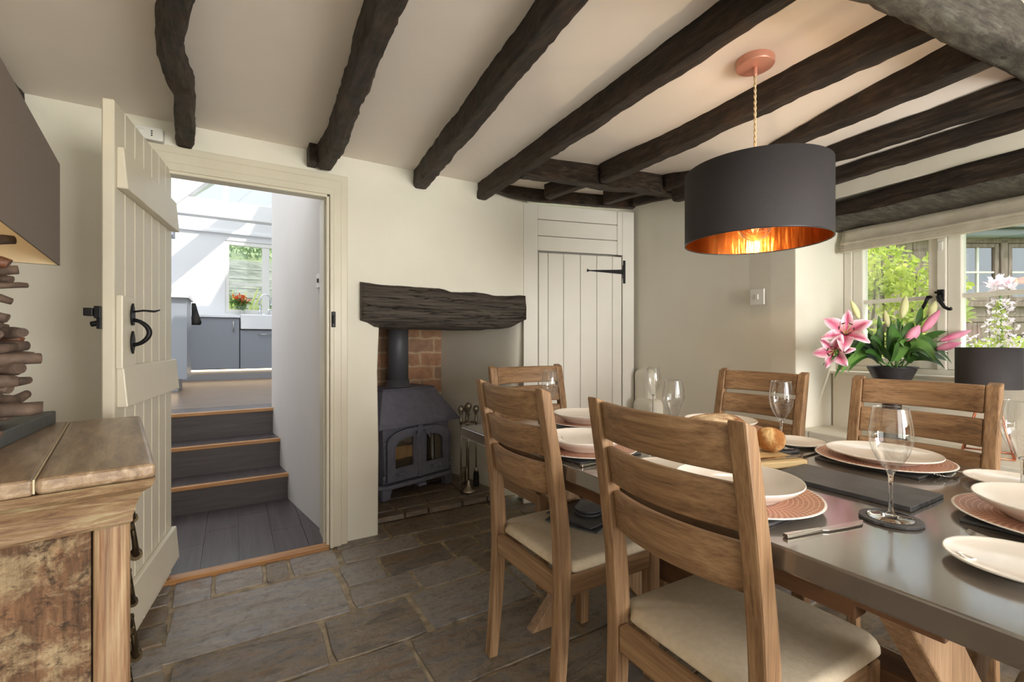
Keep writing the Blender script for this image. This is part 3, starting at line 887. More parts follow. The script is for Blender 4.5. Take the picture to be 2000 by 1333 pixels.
# ------------------------------------------------------------------ fire irons beside the stove
CX, CY, CZ = 1.462, 3.03, .036
t = thing('fire_iron_stand', 'pewter companion stand on the hearth right of the stove', 'stand', (CX, CY, CZ))
b = MB(); b.lathe([(0,0),(.058,0),(.06,.008),(.052,.02),(.03,.034),(.016,.055),(.012,.075),(.010,.085),(0,.085)], 24)
b.build('base', M['pewter'], t)
b = MB(); b.tube([(0,0,.08),(0,0,.56)], .0065, 10); b.build('post', M['pewter'], t)
b = MB(); b.lathe([(0,.555),(.010,.555),(.008,.575),(.014,.59),(.023,.61),(.024,.625),(.017,.642),(0,.65)], 20); b.build('knob', M['pewter'], t)
b = MB(); b.tube([(.045*math.cos(a), .045*math.sin(a), .50) for a in [2*PI*k/24 for k in range(25)]], .005, 8); b.tube([(-.045,0,.5),(.045,0,.5)], .004, 8); b.tube([(0,-.045,.5),(0,.045,.5)], .004, 8)
b.build('hook_ring', M['pewter'], t)
def iron(name, label, dx, dy, head):
    q = thing(name, label, 'fire iron', (CX+dx, CY+dy, CZ), 0, 'fire irons on the stand')
    b = MB(); b.tube([(0,0,.16),(0,0,.50)], .0055, 8); b.build('shaft', M['pewter'], q)
    b = MB(); b.lathe([(0,.49),(.011,.49),(.013,.52),(.009,.555),(.013,.57),(.022,.592),(.023,.606),(.015,.622),(0,.628)], 18); b.build('handle', M['pewter'], q)
    head(q); return q
def h_shovel(q):
    b = MB(); b.at((0,0,0), rz=R(25))
    rows = [[b.v((u*(.036 if t < .8 else .03), -.012*abs(u)-.004, .18-.13*t)) for u in (-1,-.5,0,.5,1)] for t in (0,.25,.5,.75,1)]
    for r0, r1 in zip(rows, rows[1:]):
        for k in range(4): b.f([r0[k], r0[k+1], r1[k+1], r1[k]], True)
    b.build('shovel_blade', M['pewter'], q, solid=.003)
def h_brush(q):
    b = MB(); b.lathe([(.006,.175),(.014,.16),(.018,.145)], 14, cap1=True); b.build('ferrule', M['pewter'], q)
    b = MB(); b.lathe([(.017,.148),(.022,.11),(.023,.05),(.021,.035),(0,.035)], 16); b.build('bristles', M['bristle'], q)
def h_poker(q):
    b = MB(); b.tube([(0,0,.17),(0,0,.05),(.0,0,.03)], [.006,.006,.002], 8); b.tube([(0,0,.075),(.018,0,.06)], [.005,.003], 8); b.build('point', M['pewter'], q)
iron('hearth_shovel', 'pewter hearth shovel hanging left on the companion stand', -.052, .018, h_shovel)
iron('hearth_brush', 'black bristled hearth brush hanging right on the companion stand', .052, -.02, h_brush)
iron('fire_poker', 'thin pewter poker hanging behind the companion stand post', .012, .055, h_poker)

# ------------------------------------------------------------------ corner cupboard
t = thing('corner_cupboard', 'tall cream panelled cupboard between the fireplace and the window wall', 'cupboard', (1.723, 2.694, 0), R(-15.4))
b = MB()
b.box(0, .105, 0, .03, .0, 2.088); b.box(.765, .86, 0, .03, 0, 2.088); b.box(.84, .86, .03, .17, 0, 2.088)
b.build('frame', M['cupboardpaint'], t, bevel=.003)
b = MB()
for z0, z1 in ((1.765,1.868),(1.871,1.983),(1.986,2.088)):
    b.box(.105, .722, .004, .03, z0+.001, z1)
b.box(.724, .766, .003, .03, 1.765, 2.088)
b.build('top_panel', M['cupboardpaint'], t, bevel=.003, seg=1)
b = MB(); xs = [.110,.181,.298,.428,.558,.683,.760]
for a, c in zip(xs, xs[1:]): b.box(a+.0012, c-.0012, .002, .026, .02, 1.752)
door = b.build('door', M['cupboardpaint'], t, bevel=.004, seg=1)
for z in (1.64, .28):
    h = MB(); h.box(.768, .787, -.004, .001, z-.085, z+.085)
    h.hexa([(.50,-.003,z-.004),(.768,-.003,z-.017),(.768,.003,z-.017),(.50,.003,z-.004)], [(.50,-.003,z+.004),(.768,-.003,z+.017),(.768,.003,z+.017),(.50,.003,z+.004)])
    h.hexa([(.478,-.003,z-.012),(.50,-.003,z-.004),(.50,.003,z-.004),(.478,.003,z-.012)], [(.478,-.003,z+.012),(.50,-.003,z+.004),(.50,.003,z+.004),(.478,.003,z+.012)])
    for x in (.55,.64,.73): h.at((x,-.003,z), rx=PI/2); h.lathe([(0,.004),(.004,.002),(.005,0)], 10); h.at()
    h.tube([(.768,-.004,z-.05),(.768,-.004,z+.05)], .005, 8)
    h.build('strap_hinge', M['iron'], door, bevel=.001)['label'] = 'black iron strap hinge'
b = MB(); b.box(.0, .86, .12, .15, 0, 2.088); b.build('back_panel', M['cupboardpaint'], t)

# light switch on the window wall
ang = math.atan2(.993, .119)
t = thing('light_switch', 'white light switch on the wall left of the window', 'switch', (2.474, 1.466, 1.372), ang-PI/2)
t.location.x -= .012
b = MB(); b.box(-.009, .0, -.043, .043, -.043, .043); b.build('plate', M['white'], t, bevel=.003)
b = MB(); b.box(-.014, -.008, -.010, .010, -.014, .014); b.build('rocker', M['white'], t, bevel=.002)
# ------------------------------------------------------------------ worn sideboard
t = thing('sideboard', 'distressed wooden chest with flaking cream paint and metal drop handles', 'sideboard', (-.125, 1.09, 0), R(9.4))
for x0, x1 in ((-.70,-.1618),(-.1602,0)):
    b = MB(); b.box(x0, x1, 0, .735, .872, .90); b.build('top_board', M['worntop'], t, bevel=.006 if x1 else .009, seg=3)
b = MB(); b.box(-.1622, -.1598, .003, .732, .875, .8988); b.build('seam_filler', pm('pale_filler', (206, 190, 160), None, .7), t)
b = MB()
P = [(0,.872),(-.006,.856),(-.018,.846),(-.022,.838),(-.028,.822),(-.031,.806),(-.033,.800),(-.033,.790),(-.038,.784)]
def ringat(ins, z): return [(-.70+ins*.5, -(-ins)+0, z), (-ins, ins, z), (-ins, .735-ins, z), (-.70+ins*.5, .735-ins, z)]
rows = [[b.v(q) for q in ringat(-x, z)] for x, z in P]
for r0, r1 in zip(rows, rows[1:]):
    for k in range(4): b.f([r0[k], r0[(k+1) % 4], r1[(k+1) % 4], r1[k]])
b.f(rows[0]); b.f(list(reversed(rows[-1])))
b.build('cornice', M['wornmould'], t)
b = MB(); b.box(-.70, -.52+.002, .068, .66, 0.0, .79); b.box(-.518, -.275, .066, .66, 0, .79); b.box(-.273, -.092, .067, .66, 0, .79)
b.build('end_planks', M['worn'], t, bevel=.004)
b = MB()
b.box(-.090, -.036, .050, .13, 0, .79)
b.build('corner_post', M['wornpost'], t, bevel=.014, seg=3)
b = MB(); b.box(-.126, -.036, .61, .685, 0, .79); b.build('corner_post', M['wornpost'], t, bevel=.014, seg=3)
for z0, z1 in ((.625,.785),(.37,.60),(.10,.345)):
    b = MB(); b.box(-.12, -.046, .135, .605, z0, z1); b.box(-.06, -.040, .15, .59, z0+.015, z1-.015)
    dr = b.build('drawer', M['wornmould'], t, bevel=.004)
    for y in (.20, .47):
        zc_ = (z0+z1)/2+.03
        h = MB(); h.at((-.040, y, zc_), ry=PI/2); h.lathe([(0,.012),(.012,.010),(.017,.004),(.02,0)], 16); h.at()
        h.tube([(-.036,y-.035,zc_),(-.031,y-.036,zc_-.004),(-.028,y-.034,zc_-.03),(-.025,y-.02,zc_-.062),(-.024,y,zc_-.07),(-.025,y+.02,zc_-.062),(-.028,y+.034,zc_-.03),(-.031,y+.036,zc_-.004),(-.036,y+.035,zc_)], [.004,.004,.0045,.006,.008,.006,.0045,.004,.004], 10)
        h.tube([(-.025,y-.008,zc_-.07),(-.025,y+.008,zc_-.07)], .0115, 12)
        h.at((-.040, y-.035, zc_), ry=PI/2); h.lathe([(0,.014),(.007,.012),(.009,0)], 12)
        h.at((-.040, y+.035, zc_), ry=PI/2); h.lathe([(0,.014),(.007,.012),(.009,0)], 12)
        h.build('drop_handle', M['brass'], dr)['label'] = 'aged brass drop handle'
b = MB(); b.box(-.70, -.07, .07, .66, 0, .09); b.build('plinth', M['worn'], t, bevel=.004)

# driftwood lamp with a long taupe shade
t = thing('table_lamp', 'driftwood lamp with a big rectangular taupe shade on the worn sideboard', 'lamp', (-.64, 1.45, .90), 0)
b = MB(); b.box(-.20, .215, -.30, .315, 0, .035); b.build('base', M['quartz'], t, bevel=.003)
b = MB(); b.tube([(0,0,.03),(0,0,.62)], .012, 10); b.build('stem', M['stick'], t)
rs = random.Random(5)
for i in range(98):
    z = .050+.40*(i//2+rs.random())/49
    a = i*2.399+rs.uniform(-.3,.3)
    if i % 2 == 0: a = rs.uniform(-.5, 1.5)
    L = rs.uniform(.15, .225)*(1.0-.22*(z-.05)/.42)
    th_ = a+rs.uniform(-.5,.5)
    c_ = Vector((.05*math.cos(a), .05*math.sin(a), z))
    d_ = Vector((math.cos(a), math.sin(a), rs.uniform(-.34,.22)))
    s_ = Vector((-d_.y, d_.x, 0))*rs.uniform(-.10,.10)
    r_ = rs.uniform(.008,.016)
    b = MB(); b.tube([c_-d_*.06, c_+d_*L*.3+s_*.5+Vector((0,0,.006)), c_+d_*L*.65+s_, c_+d_*L*.9+s_*.8, c_+d_*L+s_*.7], [r_*.95, r_*1.1, r_, r_*.98, r_*.82], 10)
    b.jitter(.008, 16, i)
    b.build('branch', M['stickred'] if i % 6 == 1 else M['stick'], t)
def shade_box(b, g, z0, z1, th, inner=False):
    F = Vector((.21, .37)); u_ = Vector((.1113, -.9938)); w_ = Vector((-.9938, -.1113))
    def q(e): return [F-u_*e-w_*e+a for a in (Vector((0, 0)), w_*(.43+2*e), w_*(.43+2*e)+u_*(.88+2*e), u_*(.88+2*e))]
    b.ringprism([tuple(p) for p in q(g)], [tuple(p) for p in q(g-th)], lambda p, k: (p[0], p[1], z0+(z1-z0)*k))
b = MB(); shade_box(b, 0, .448, .742, .003); sh = b.build('lamp_shade', M['shade_taupe'], t, bevel=.0008, seg=1)
b = MB(); shade_box(b, -.0032, .449, .741, .0015); b.build('lining', M['shade_inside'], sh)
b = MB(); b.at((0,0,.55)); b.lathe([(0,-.03),(.014,-.03),(.018,0),(.03,.03),(.032,.05),(.02,.08),(0,.09)], 20); b.build('bulb', emit('warm_bulb', (1,.66,.34), 6), t)
b = MB(); b.tube([(-.20,-.03,.60),(.20,.01,.60)], .003, 8); b.tube([(0,-.25,.60),(0,.25,.60)], .003, 8); b.build('shade_carrier', M['steel'], t)

# ------------------------------------------------------------------ dining table
TX0, TX1, TY0, TY1, TZ = .82, 1.815, -.02, 1.771, .77
t = thing('dining_table', 'long dining table with polished concrete top and crossed timber legs', 'table', ((TX0+TX1)/2, (TY0+TY1)/2, 0))
b = MB(); b.box(TX0, TX1, TY0, TY1, TZ-.043, TZ); b.build('tabletop', M['concrete'], t, bevel=.004, world=True)
b = MB()
for x0, x1 in ((.885,.925),(1.71,1.75)): b.box(x0, x1, .36, 1.44, .665, .726)
for y0, y1 in ((.24,.40),(1.38,1.54)): b.box(.86, 1.775, y0, y1, .70, .727)
b.build('apron', M['apron'], t, bevel=.003, world=True)
for yc in (.33, 1.47):
    for k, (xt, xb) in enumerate(((.93,1.585),(1.705,1.05))):
        ang = math.atan2(.70, abs(xt-xb)); hw = .048/math.sin(ang)
        b = MB(); b.prism([(xb-hw,0),(xb+hw,0),(xt+hw,.70),(xt-hw,.70)], lambda p, q: (p[0], yc-.052+.058*k+.046*q, p[1]))
        b.build('leg', M['trestle'], t, bevel=.004, world=True)
b = MB(); b.box(1.27, 1.365, .38, 1.42, .30, .38); b.build('stretcher', M['apron'], t, bevel=.004, world=True)

# ------------------------------------------------------------------ dining chairs
def post_x(z):
    return lerp_table(z, [(0,-.224),(.15,-.209),(.30,-.198),(.43,-.193),(.52,-.196),(.62,-.204),(.77,-.224),(.99,-.264)])
def make_chair():
    c = empty('dining_chair', (0,0,0))
    for sy in (-1, 1):
        b = MB(); rows = []
        zs = [0,.08,.16,.24,.32,.40,.47,.54,.62,.70,.78,.86,.93,.988]
        for z in zs:
            x = post_x(z); dp = lerp_table(z, [(0,.034),(.3,.043),(.5,.048),(.75,.040),(1,.032)])/2
            w = .0185; yc = sy*.188
            dz = .006 if z > .97 else 0
            rows.append([b.v((x-dp,yc-w,z+dz)), b.v((x+dp,yc-w,z-dz)), b.v((x+dp,yc+w,z-dz)), b.v((x-dp,yc+w,z+dz))])
        for r0, r1 in zip(rows, rows[1:]):
            for k in range(4): b.f([r0[k], r0[(k+1) % 4], r1[(k+1) % 4], r1[k]])
        b.f(list(reversed(rows[0]))); b.f(rows[-1])
        b.build('back_post', M['wood_z'], c, bevel=.005, seg=2)
    for sy in (-1, 1):
        b = MB(); b.hexa([(.168,sy*.178-.02,0),(.206,sy*.178-.02,0),(.206,sy*.178+.02,0),(.168,sy*.178+.02,0)], [(.164,sy*.178-.022,.43),(.208,sy*.178-.022,.43),(.208,sy*.178+.022,.43),(.164,sy*.178+.022,.43)])
        b.build('front_leg', M['wood_z'], c, bevel=.004)
    for z0, z1 in ((.893,.983),(.787,.875),(.672,.766)):
        b = MB(); rows = []
        for i in range(15):
            y = -.169+.338*i/14; bow = -.030*(1-(y/.169)**2)
            rows.append([b.v((post_x(z)+bow+dx+.004, y, z)) for dx, z in ((-.011,z0),(.011,z0),(.011,z1),(-.011,z1))])
        for r0, r1 in zip(rows, rows[1:]):
            for k in range(4): b.f([r0[k], r0[(k+1) % 4], r1[(k+1) % 4], r1[k]], True)
        b.f(rows[0]); b.f(list(reversed(rows[-1])))
        b.build('back_slat', M['wood_y'], c, bevel=.005, seg=2)
    for nm, ext, mm in (('x',(-.175,.168,.172,.192),'wood_x'),('x',(-.175,.168,-.192,-.172),'wood_x'),('y',(.176,.200,-.158,.158),'wood_y'),('y',(-.212,-.186,-.167,.167),'wood_y')):
        b = MB(); b.box(*ext, .372, .436); b.build('seat_rail', M[mm], c, bevel=.003)
    out = []
    def corner(cx, cy, r, a0):
        for k in range(7):
            a = R(a0+15*k); out.append((cx+r*math.cos(a), cy+r*math.sin(a)))
    corner(.187, .160, .045, 0); out += [(-.148,.204),(-.160,.199),(-.167,.186),(-.169,.172),(-.176,.163),(-.184,.158),(-.189,.148),(-.189,-.148),(-.184,-.158),(-.176,-.163),(-.169,-.172),(-.167,-.186),(-.160,-.199),(-.148,-.204)]
    corner(.187, -.160, .045, 270)
    b = MB(); b.pad(out, .437, .474, .024, .014)
    b.build('seat_cushion', M['linen'], c)['label'] = 'cream upholstered seat pad'
    return c
proto = make_chair()
chairs = [
 ((1.016,1.265),0,'wooden ladder back chair with dark slates lying on its cream seat'),
 ((1.008,.650),R(-1.5),'nearest wooden ladder back chair, its curved back towards us'),
 ((1.412,1.915),R(-90),'wooden chair at the far table end in front of the white cupboard'),
 ((1.835,1.235),R(180),'wooden chair across the table nearest the light switch'),
 ((1.83,.652),R(180),'wooden chair across the table in front of the lilies'),
 ((1.36,.035),R(93),'chair at the near table end, only a corner of its seat showing'),
]
for i, ((x, y), rz, lb) in enumerate(chairs):
    o = proto if i == 0 else copy_tree(proto)
    o.location = (x, y, .003); o.rotation_euler = (0, 0, rz)
    if i == 2: o.scale = (1, 1.16, 1)
    tag(o, lb, 'chair', 'dining chairs around the table')

# ------------------------------------------------------------------ table ware
def polar_copper():
    m, nt, bb = nodes('hammered_copper')
    tc = N(nt, 'ShaderNodeTexCoord'); sp = N(nt, 'ShaderNodeSeparateXYZ'); nt.links.new(tc.outputs['Object'], sp.inputs[0])
    at2 = N(nt, 'ShaderNodeMath', operation='ARCTAN2'); nt.links.new(sp.outputs[1], at2.inputs[0]); nt.links.new(sp.outputs[0], at2.inputs[1])
    ln = N(nt, 'ShaderNodeVectorMath', operation='LENGTH'); cb = N(nt, 'ShaderNodeCombineXYZ'); nt.links.new(sp.outputs[0], cb.inputs[0]); nt.links.new(sp.outputs[1], cb.inputs[1]); nt.links.new(cb.outputs[0], ln.inputs[0])
    c2 = N(nt, 'ShaderNodeCombineXYZ')
    mu = N(nt, 'ShaderNodeMath', operation='MULTIPLY'); mu.inputs[1].default_value = 22/PI; nt.links.new(at2.outputs[0], mu.inputs[0])
    mv = N(nt, 'ShaderNodeMath', operation='MULTIPLY'); mv.inputs[1].default_value = 105; nt.links.new(ln.outputs['Value'], mv.inputs[0])
    nt.links.new(mu.outputs[0], c2.inputs[0]); nt.links.new(mv.outputs[0], c2.inputs[1])
    br = N(nt, 'ShaderNodeTexBrick'); br.inputs['Scale'].default_value = 1; br.inputs['Brick Width'].default_value = .55; br.inputs['Row Height'].default_value = 1.0
    br.inputs['Mortar Size'].default_value = .16; br.inputs['Mortar Smooth'].default_value = .6
    nt.links.new(c2.outputs[0], br.inputs[0])
    col = mix(nt, br.outputs['Fac'], lin((182, 124, 100)), lin((234, 192, 168)))
    nt.links.new(col, bb.inputs['Base Color']); bb.inputs['Metallic'].default_value = .5; bb.inputs['Roughness'].default_value = .38
    inv = N(nt, 'ShaderNodeInvert'); nt.links.new(br.outputs['Fac'], inv.inputs[1])
    bump(nt, bb, br.outputs['Fac'], .6, .004)
    return m
M['hammered'] = polar_copper()

def mat_slate(name, loc, sx, sy, rz, label, group, cat='placemat', h=.006):
    rr = random.Random(int(loc[0]*1000+loc[1]*77))
    P = []
    for k in range(4):
        (ax, ay), (bx, by) = [(-1,-1),(1,-1),(1,1),(-1,1)][k], [(1,-1),(1,1),(-1,1),(-1,-1)][k]
        for i in range(12):
            q = i/12; P.append(((ax+(bx-ax)*q)*sx/2+rr.uniform(-.0012,.0012), (ay+(by-ay)*q)*sy/2+rr.uniform(-.0012,.0012)))
    b = MB(); b.prism(P, lambda p, k: (p[0]*(1-.006*k), p[1]*(1-.006*k), h*k))
    o = b.build(name, M['slate'], bevel=.001, seg=1)
    o.location = loc; o.rotation_euler = (0, 0, rz)
    return tag(o, label, cat, group)

def heart(b, r0, z_of, size, ang):
    pts = []
    for i in range(33):
        s = 2*PI*i/32
        hx = 16*math.sin(s)**3/17; hy = (13*math.cos(s)-5*math.cos(2*s)-2*math.cos(3*s)-math.cos(4*s))/17
        u, v = r0+hy*size, hx*size
        x = u*math.cos(ang)-v*math.sin(ang); y = u*math.sin(ang)+v*math.cos(ang)
        pts.append((x, y, z_of(math.hypot(x, y))+.0005))
    b.tube(pts, .0017, 6, caps=False)

BOWL_IN = [(0,.008),(.06,.0085),(.088,.012),(.108,.020),(.122,.029),(.130,.037)]
PLATE_IN = [(0,.007),(.07,.0075),(.09,.010),(.115,.016),(.135,.021)]
SIDE_IN = [(0,.0055),(.045,.006),(.06,.008),(.078,.012),(.088,.015)]
def dish(name, label, loc, inn, foot, th, hang, group, cat, hr=None, hs=.018):
    z_of = lambda r: lerp_table(r, inn)
    prof = [(0, .002), (foot-.004, .002), (foot, 0), (foot+.004, 0), (foot+.006, th*.9)]
    prof += [(r+th*.3, z-th*.75) for r, z in inn if r > foot+.008]
    prof += [(inn[-1][0]+.003, inn[-1][1]-.0005), (inn[-1][0]+.002, inn[-1][1]+.002)]
    prof += list(reversed(inn))
    b = MB(); b.lathe(prof, 56)
    heart(b, hr or inn[-1][0]*.76, z_of, hs, hang)
    o = b.build(name, M['china']); o.location = loc
    return tag(o, label, cat, group)
def charger(loc, label, r=.165):
    t = thing('charger_plate', label, 'charger', loc, 0, 'copper charger plates')
    b = MB(); b.lathe([(0,.006),(.11,.006),(.13,.008),(r-.004,.0115)], 64); b.build('copper_face', M['hammered'], t)
    b = MB(); b.lathe([(r-.004,.0115),(r,.0115),(r+.001,.010),(r-.002,.0085),(.13,.004),(.11,0),(0,0)], 64); b.build('rim', M['china'], t)
    return t

WG = [(.0046,.088),(.007,.092),(.014,.101),(.022,.114),(.030,.131),(.0352,.150),(.0365,.163),(.0355,.178),(.0335,.195),(.0305,.212),(.0295,.219)]
def make_glass():
    c = empty('wine_glass')
    b = MB(); b.lathe(WG, 40); b.build('bowl', M['wineglass'], c)
    b = MB(); b.lathe([(.0300,.2186),(.0303,.2196),(.0295,.2202),(.0290,.2194)], 40); b.build('lip', M['solidglass'], c)
    b = MB(); b.lathe([(0,.005),(.0045,.011),(.0036,.03),(.0034,.06),(.0042,.082),(.0075,.0915),(.0045,.0945),(0,.096)], 20); b.build('stem', M['solidglass'], c)
    b = MB(); b.lathe([(0,0),(.0385,0),(.039,.0012),(.0375,.0022),(.02,.0035),(.009,.006),(.0048,.011),(0,.012)], 40); b.build('foot', M['solidglass'], c)
    return c
gp = make_glass()
glasses = [
 ((1.128,.398,TZ+.0068),'large wine glass on a round slate coaster before the nearest chair','wine glass'),
 ((1.277,1.055,TZ+.0068),'wide wine glass standing above the nearest chair back, right of a slimmer one','wine glass'),
 ((1.20,1.66,TZ+.0068),'wine glass in front of the far end chair back','wine glass'),
 ((1.715,1.535,TZ+.0068),'slim wine glass against the bare wall beside the cupboard','wine glass'),
 ((1.547,.842,TZ+.0068),'wine glass standing before a side plate right of the bread','wine glass'),
 ((1.505,.290,TZ+.0068),'wine glass cut off by the right edge, on a slate coaster','wine glass'),
]
coast_lbl = ['round slate coaster under the large near wine glass','round slate coaster under the wide wine glass behind the chair back','round slate coaster under the glass at the far table end','round slate coaster under the slim glass by the bare wall','round slate coaster under the glass right of the bread','round slate coaster under the glass at the right edge']
for i, (loc, lb, cat) in enumerate(glasses):
    o = gp if i == 0 else copy_tree(gp)
    o.location = loc; tag(o, lb, cat, 'wine glasses on the dining table')
    if i == 3: o.scale = (1, 1, 1.03)
    rr = random.Random(i)
    b = MB(); P = [((.052+rr.uniform(-.0012,.0012))*math.cos(2*PI*k/40), (.052+rr.uniform(-.0012,.0012))*math.sin(2*PI*k/40)) for k in range(40)]
    b.prism(P, lambda p, k: (p[0]*(1-.015*k), p[1]*(1-.015*k), .006*k))
    c = b.build('slate_coaster', M['slate'], bevel=.001, seg=1); c.location = (loc[0], loc[1], TZ+.0005)
    tag(c, coast_lbl[i], 'coaster', 'slate coasters under the glasses')

def setting(i, x, y, rz, kind, lbs):
    z = TZ+.0004
    mat_slate('slate_placemat', (x, y, z), .25, .25, rz, lbs[0], 'slate placemats under the settings')
    charger((x, y, z+.0065), lbs[1])
    zz = z+.0065+.0066
    if kind == 'bowl': dish('dinner_bowl', lbs[2], (x-.004, y+.002, zz), BOWL_IN, .080, .004, rz+PI/2*1.2, 'white dinner dishes', 'bowl')
    else: dish('dinner_plate', lbs[2], (x, y, zz), PLATE_IN, .085, .004, rz+PI, 'white dinner dishes', 'plate')
setting(1, .985, 1.165, 0, 'bowl', ('slate placemat under the bowl showing between the two near chair backs','copper charger plate under the bowl between the two near chair backs','white bowl seen between the two near chair backs'))
setting(2, .985, .630, 0, 'bowl', ('slate placemat under the nearest white heart bowl','hammered copper charger plate under the nearest white bowl','nearest deep white bowl with a raised heart, right of the near chair back'))
setting(3, 1.305, 1.545, R(90), 'bowl', ('slate placemat at the far table end','copper charger plate at the far end of the table','white bowl at the far end of the table'))
setting(4, 1.655, 1.135, 0, 'bowl', ('slate placemat behind the bread','copper charger plate behind the bread','white bowl behind the bread loaf'))
setting(5, 1.640, .600, 0, 'plate', ('slate placemat under the big plate before the lilies chair','wide hammered copper charger plate under the flat white plate','flat white dinner plate on a copper charger before the lilies chair'))
setting(6, 1.363, .200, R(90), 'bowl', ('slate placemat at the near table end','hammered copper charger plate cut off by the right edge','white bowl cut off by the right edge of the picture'))
for (x, y, ha, lb) in ((1.02,.868,-1.9,'white side plate seen through the gap below the top slat of the near chair'),(1.66,.857,1.2,'white side plate beside the wine glass right of the bread'),(1.655,.335,-2.4,'white side plate near the window side, right of the fork'),(1.055,.205,2.2,'white side plate nearest to us at the table edge'),(1.56,1.43,2.0,'white side plate by the slim glass at the far end')):
    dish('side_plate', lb, (x, y, TZ+.0006), SIDE_IN, .052, .003, ha, 'white side plates', 'plate', .066, .012)

def knife():
    c = empty('table_knife')
    b = MB(); b.hexa([(0,-.0055,0),(.09,-.005,0),(.09,.005,0),(0,.0055,0)], [(0,-.0055,.007),(.09,-.004,.006),(.09,.004,.006),(0,.0055,.007)]); b.build('handle', M['steel'], c, bevel=.001)
    b = MB(); P = [(.09,-.004),(.10,-.008),(.15,-.0095),(.19,-.008),(.208,.002),(.212,.006),(.10,.006),(.09,.004)]
    b.prism(P, lambda p, k: (p[0], p[1], .002+.0015*k)); b.build('blade', M['steel'], c)
    return c
def fork():
    c = empty('table_fork')
    b = MB(); b.tube([(0,0,.004),(.05,0,.004),(.10,0,.006),(.135,0,.012)], [.0055,.005,.0028,.0032], 10, flat=(1,.5)); b.build('handle', M['steel'], c)
    b = MB()
    rows = []
    for x, w, z in ((.132,.003,.012),(.142,.010,.011),(.155,.0125,.007),(.165,.0125,.005)):
        rows.append([b.v((x,-w,z)), b.v((x,0,z-.001)), b.v((x,w,z))])
    for r0, r1 in zip(rows, rows[1:]):
        for k in range(2): b.f([r0[k], r0[k+1], r1[k+1], r1[k]], True)
    for k in range(4):
        y = -.0105+.007*k; b.tube([(.163,y,.005),(.18,y,.004),(.195,y*.95,.006),(.207,y*.9,.011)], [.0016,.0016,.0014,.0006], 6)
    b.build('tines', M['steel'], c, solid=.0015)
    return c
kp, fp = knife(), fork()
def put(p, first, x, y, rz, lb, grp, cat, z=TZ+.0008):
    o = p if first else copy_tree(p)
    o.location = (x, y, z); o.rotation_euler = (0, 0, rz); return tag(o, lb, cat, grp)
put(kp, True, .862, .462, R(-12), 'steel table knife left of the large near wine glass', 'steel knives', 'knife')
put(kp, False, .848, 1.022, R(2), 'steel table knife seen between the two near chair backs', 'steel knives', 'knife')
put(kp, False, 1.72, .765, R(182), 'steel table knife between the side plate and the wide charger', 'steel knives', 'knife')
put(kp, False, 1.168, 1.70, R(-88), 'steel table knife at the far table end', 'steel knives', 'knife')
put(fp, True, 1.775, .425, R(172), 'steel fork right of the wide copper charger, tines to the left', 'steel forks', 'fork')
put(fp, False, 1.158, .085, R(91), 'steel fork nearest to us beside the cut off charger', 'steel forks', 'fork')
put(fp, False, .875, .79, R(1), 'steel fork seen through the gap between the slats of the near chair', 'steel forks', 'fork')
put(fp, False, 1.452, 1.70, R(-90), 'steel fork at the far table end', 'steel forks', 'fork')
mat_slate('slate_runner', (1.305, .543, TZ+.0004), .172, .302, R(-1), 'long bare slate slab in the middle of the table', None, 'slate', .010)

# bread board, loaf and knife
t = tag(empty('bread_board', (1.30, .862, TZ+.0004), R(-17)), 'pale wooden bread board under the loaf', 'board')
b = MB(); b.box(-.16, .15, -.135, .13, 0, .020); b.build('board', M['bead'], t, bevel=.004)
def loaf(name, label, loc, dims, rz, m, seed):
    b = MB(); n = 26
    rows = []
    for i in range(13):
        ph = PI*i/12
        rows.append([b.v((dims[0]*math.sin(ph)**.8*math.cos(2*PI*k/n), dims[1]*math.sin(ph)**.8*math.sin(2*PI*k/n), dims[2]*(1-math.cos(ph))/2 if True else 0)) for k in range(n)] if 0 < i < 12 else [b.v((0, 0, 0 if i == 0 else dims[2]))])
    for a, c in zip(rows, rows[1:]):
        for k in range(n):
            j = (k+1) % n
            if len(a) == 1: b.f([a[0], c[j], c[k]], True)
            elif len(c) == 1: b.f([a[k], a[j], c[0]], True)
            else: b.f([a[k], a[j], c[j], c[k]], True)
    for v in b.bm.verts:
        p = v.co.copy()
        s = 1+.10*noise.noise(p*14+Vector((seed, 0, 0)))
        v.co.x *= s; v.co.y *= s
        if p.z > dims[2]*.4: v.co.z += .010*noise.noise(p*24+Vector((seed, 3, 0))) - .007*max(0, 1-abs((p.x*.6+p.y)*30 % 2-1)*4)*(p.z/dims[2])
        v.co.z = max(0, v.co.z)
    o = b.build(name, m, subsurf=1); o.location = loc; o.rotation_euler = (0, 0, rz)
    return tag(o, label, 'bread')
loaf('bread_loaf', 'floured crusty loaf on the board behind the near chair back', (1.285,.905,TZ+.0206), (.118,.09,.112), R(-20), M['sourcrust'], 3)
loaf('bread_roll', 'golden crusted piece of bread at the right end of the loaf', (1.412,.800,TZ+.0206), (.044,.042,.075), R(10), M['crust'], 8)
t = thing('bread_knife', 'long steel bread knife lying on the front of the bread board', 'knife', (1.25,.762,TZ+.0212), R(-15))
b = MB(); b.hexa([(-.10,-.009,0),(0,-.009,0),(0,.009,0),(-.10,.009,0)], [(-.10,-.009,.012),(0,-.007,.010),(0,.007,.010),(-.10,.009,.012)]); b.build('handle', M['steel'], t, bevel=.002)
b = MB(); b.prism([(0,-.008),(.16,-.009),(.185,.002),(.18,.009),(0,.009)], lambda p, k: (p[0], p[1], .002+.002*k)); b.build('blade', M['steel'], t)

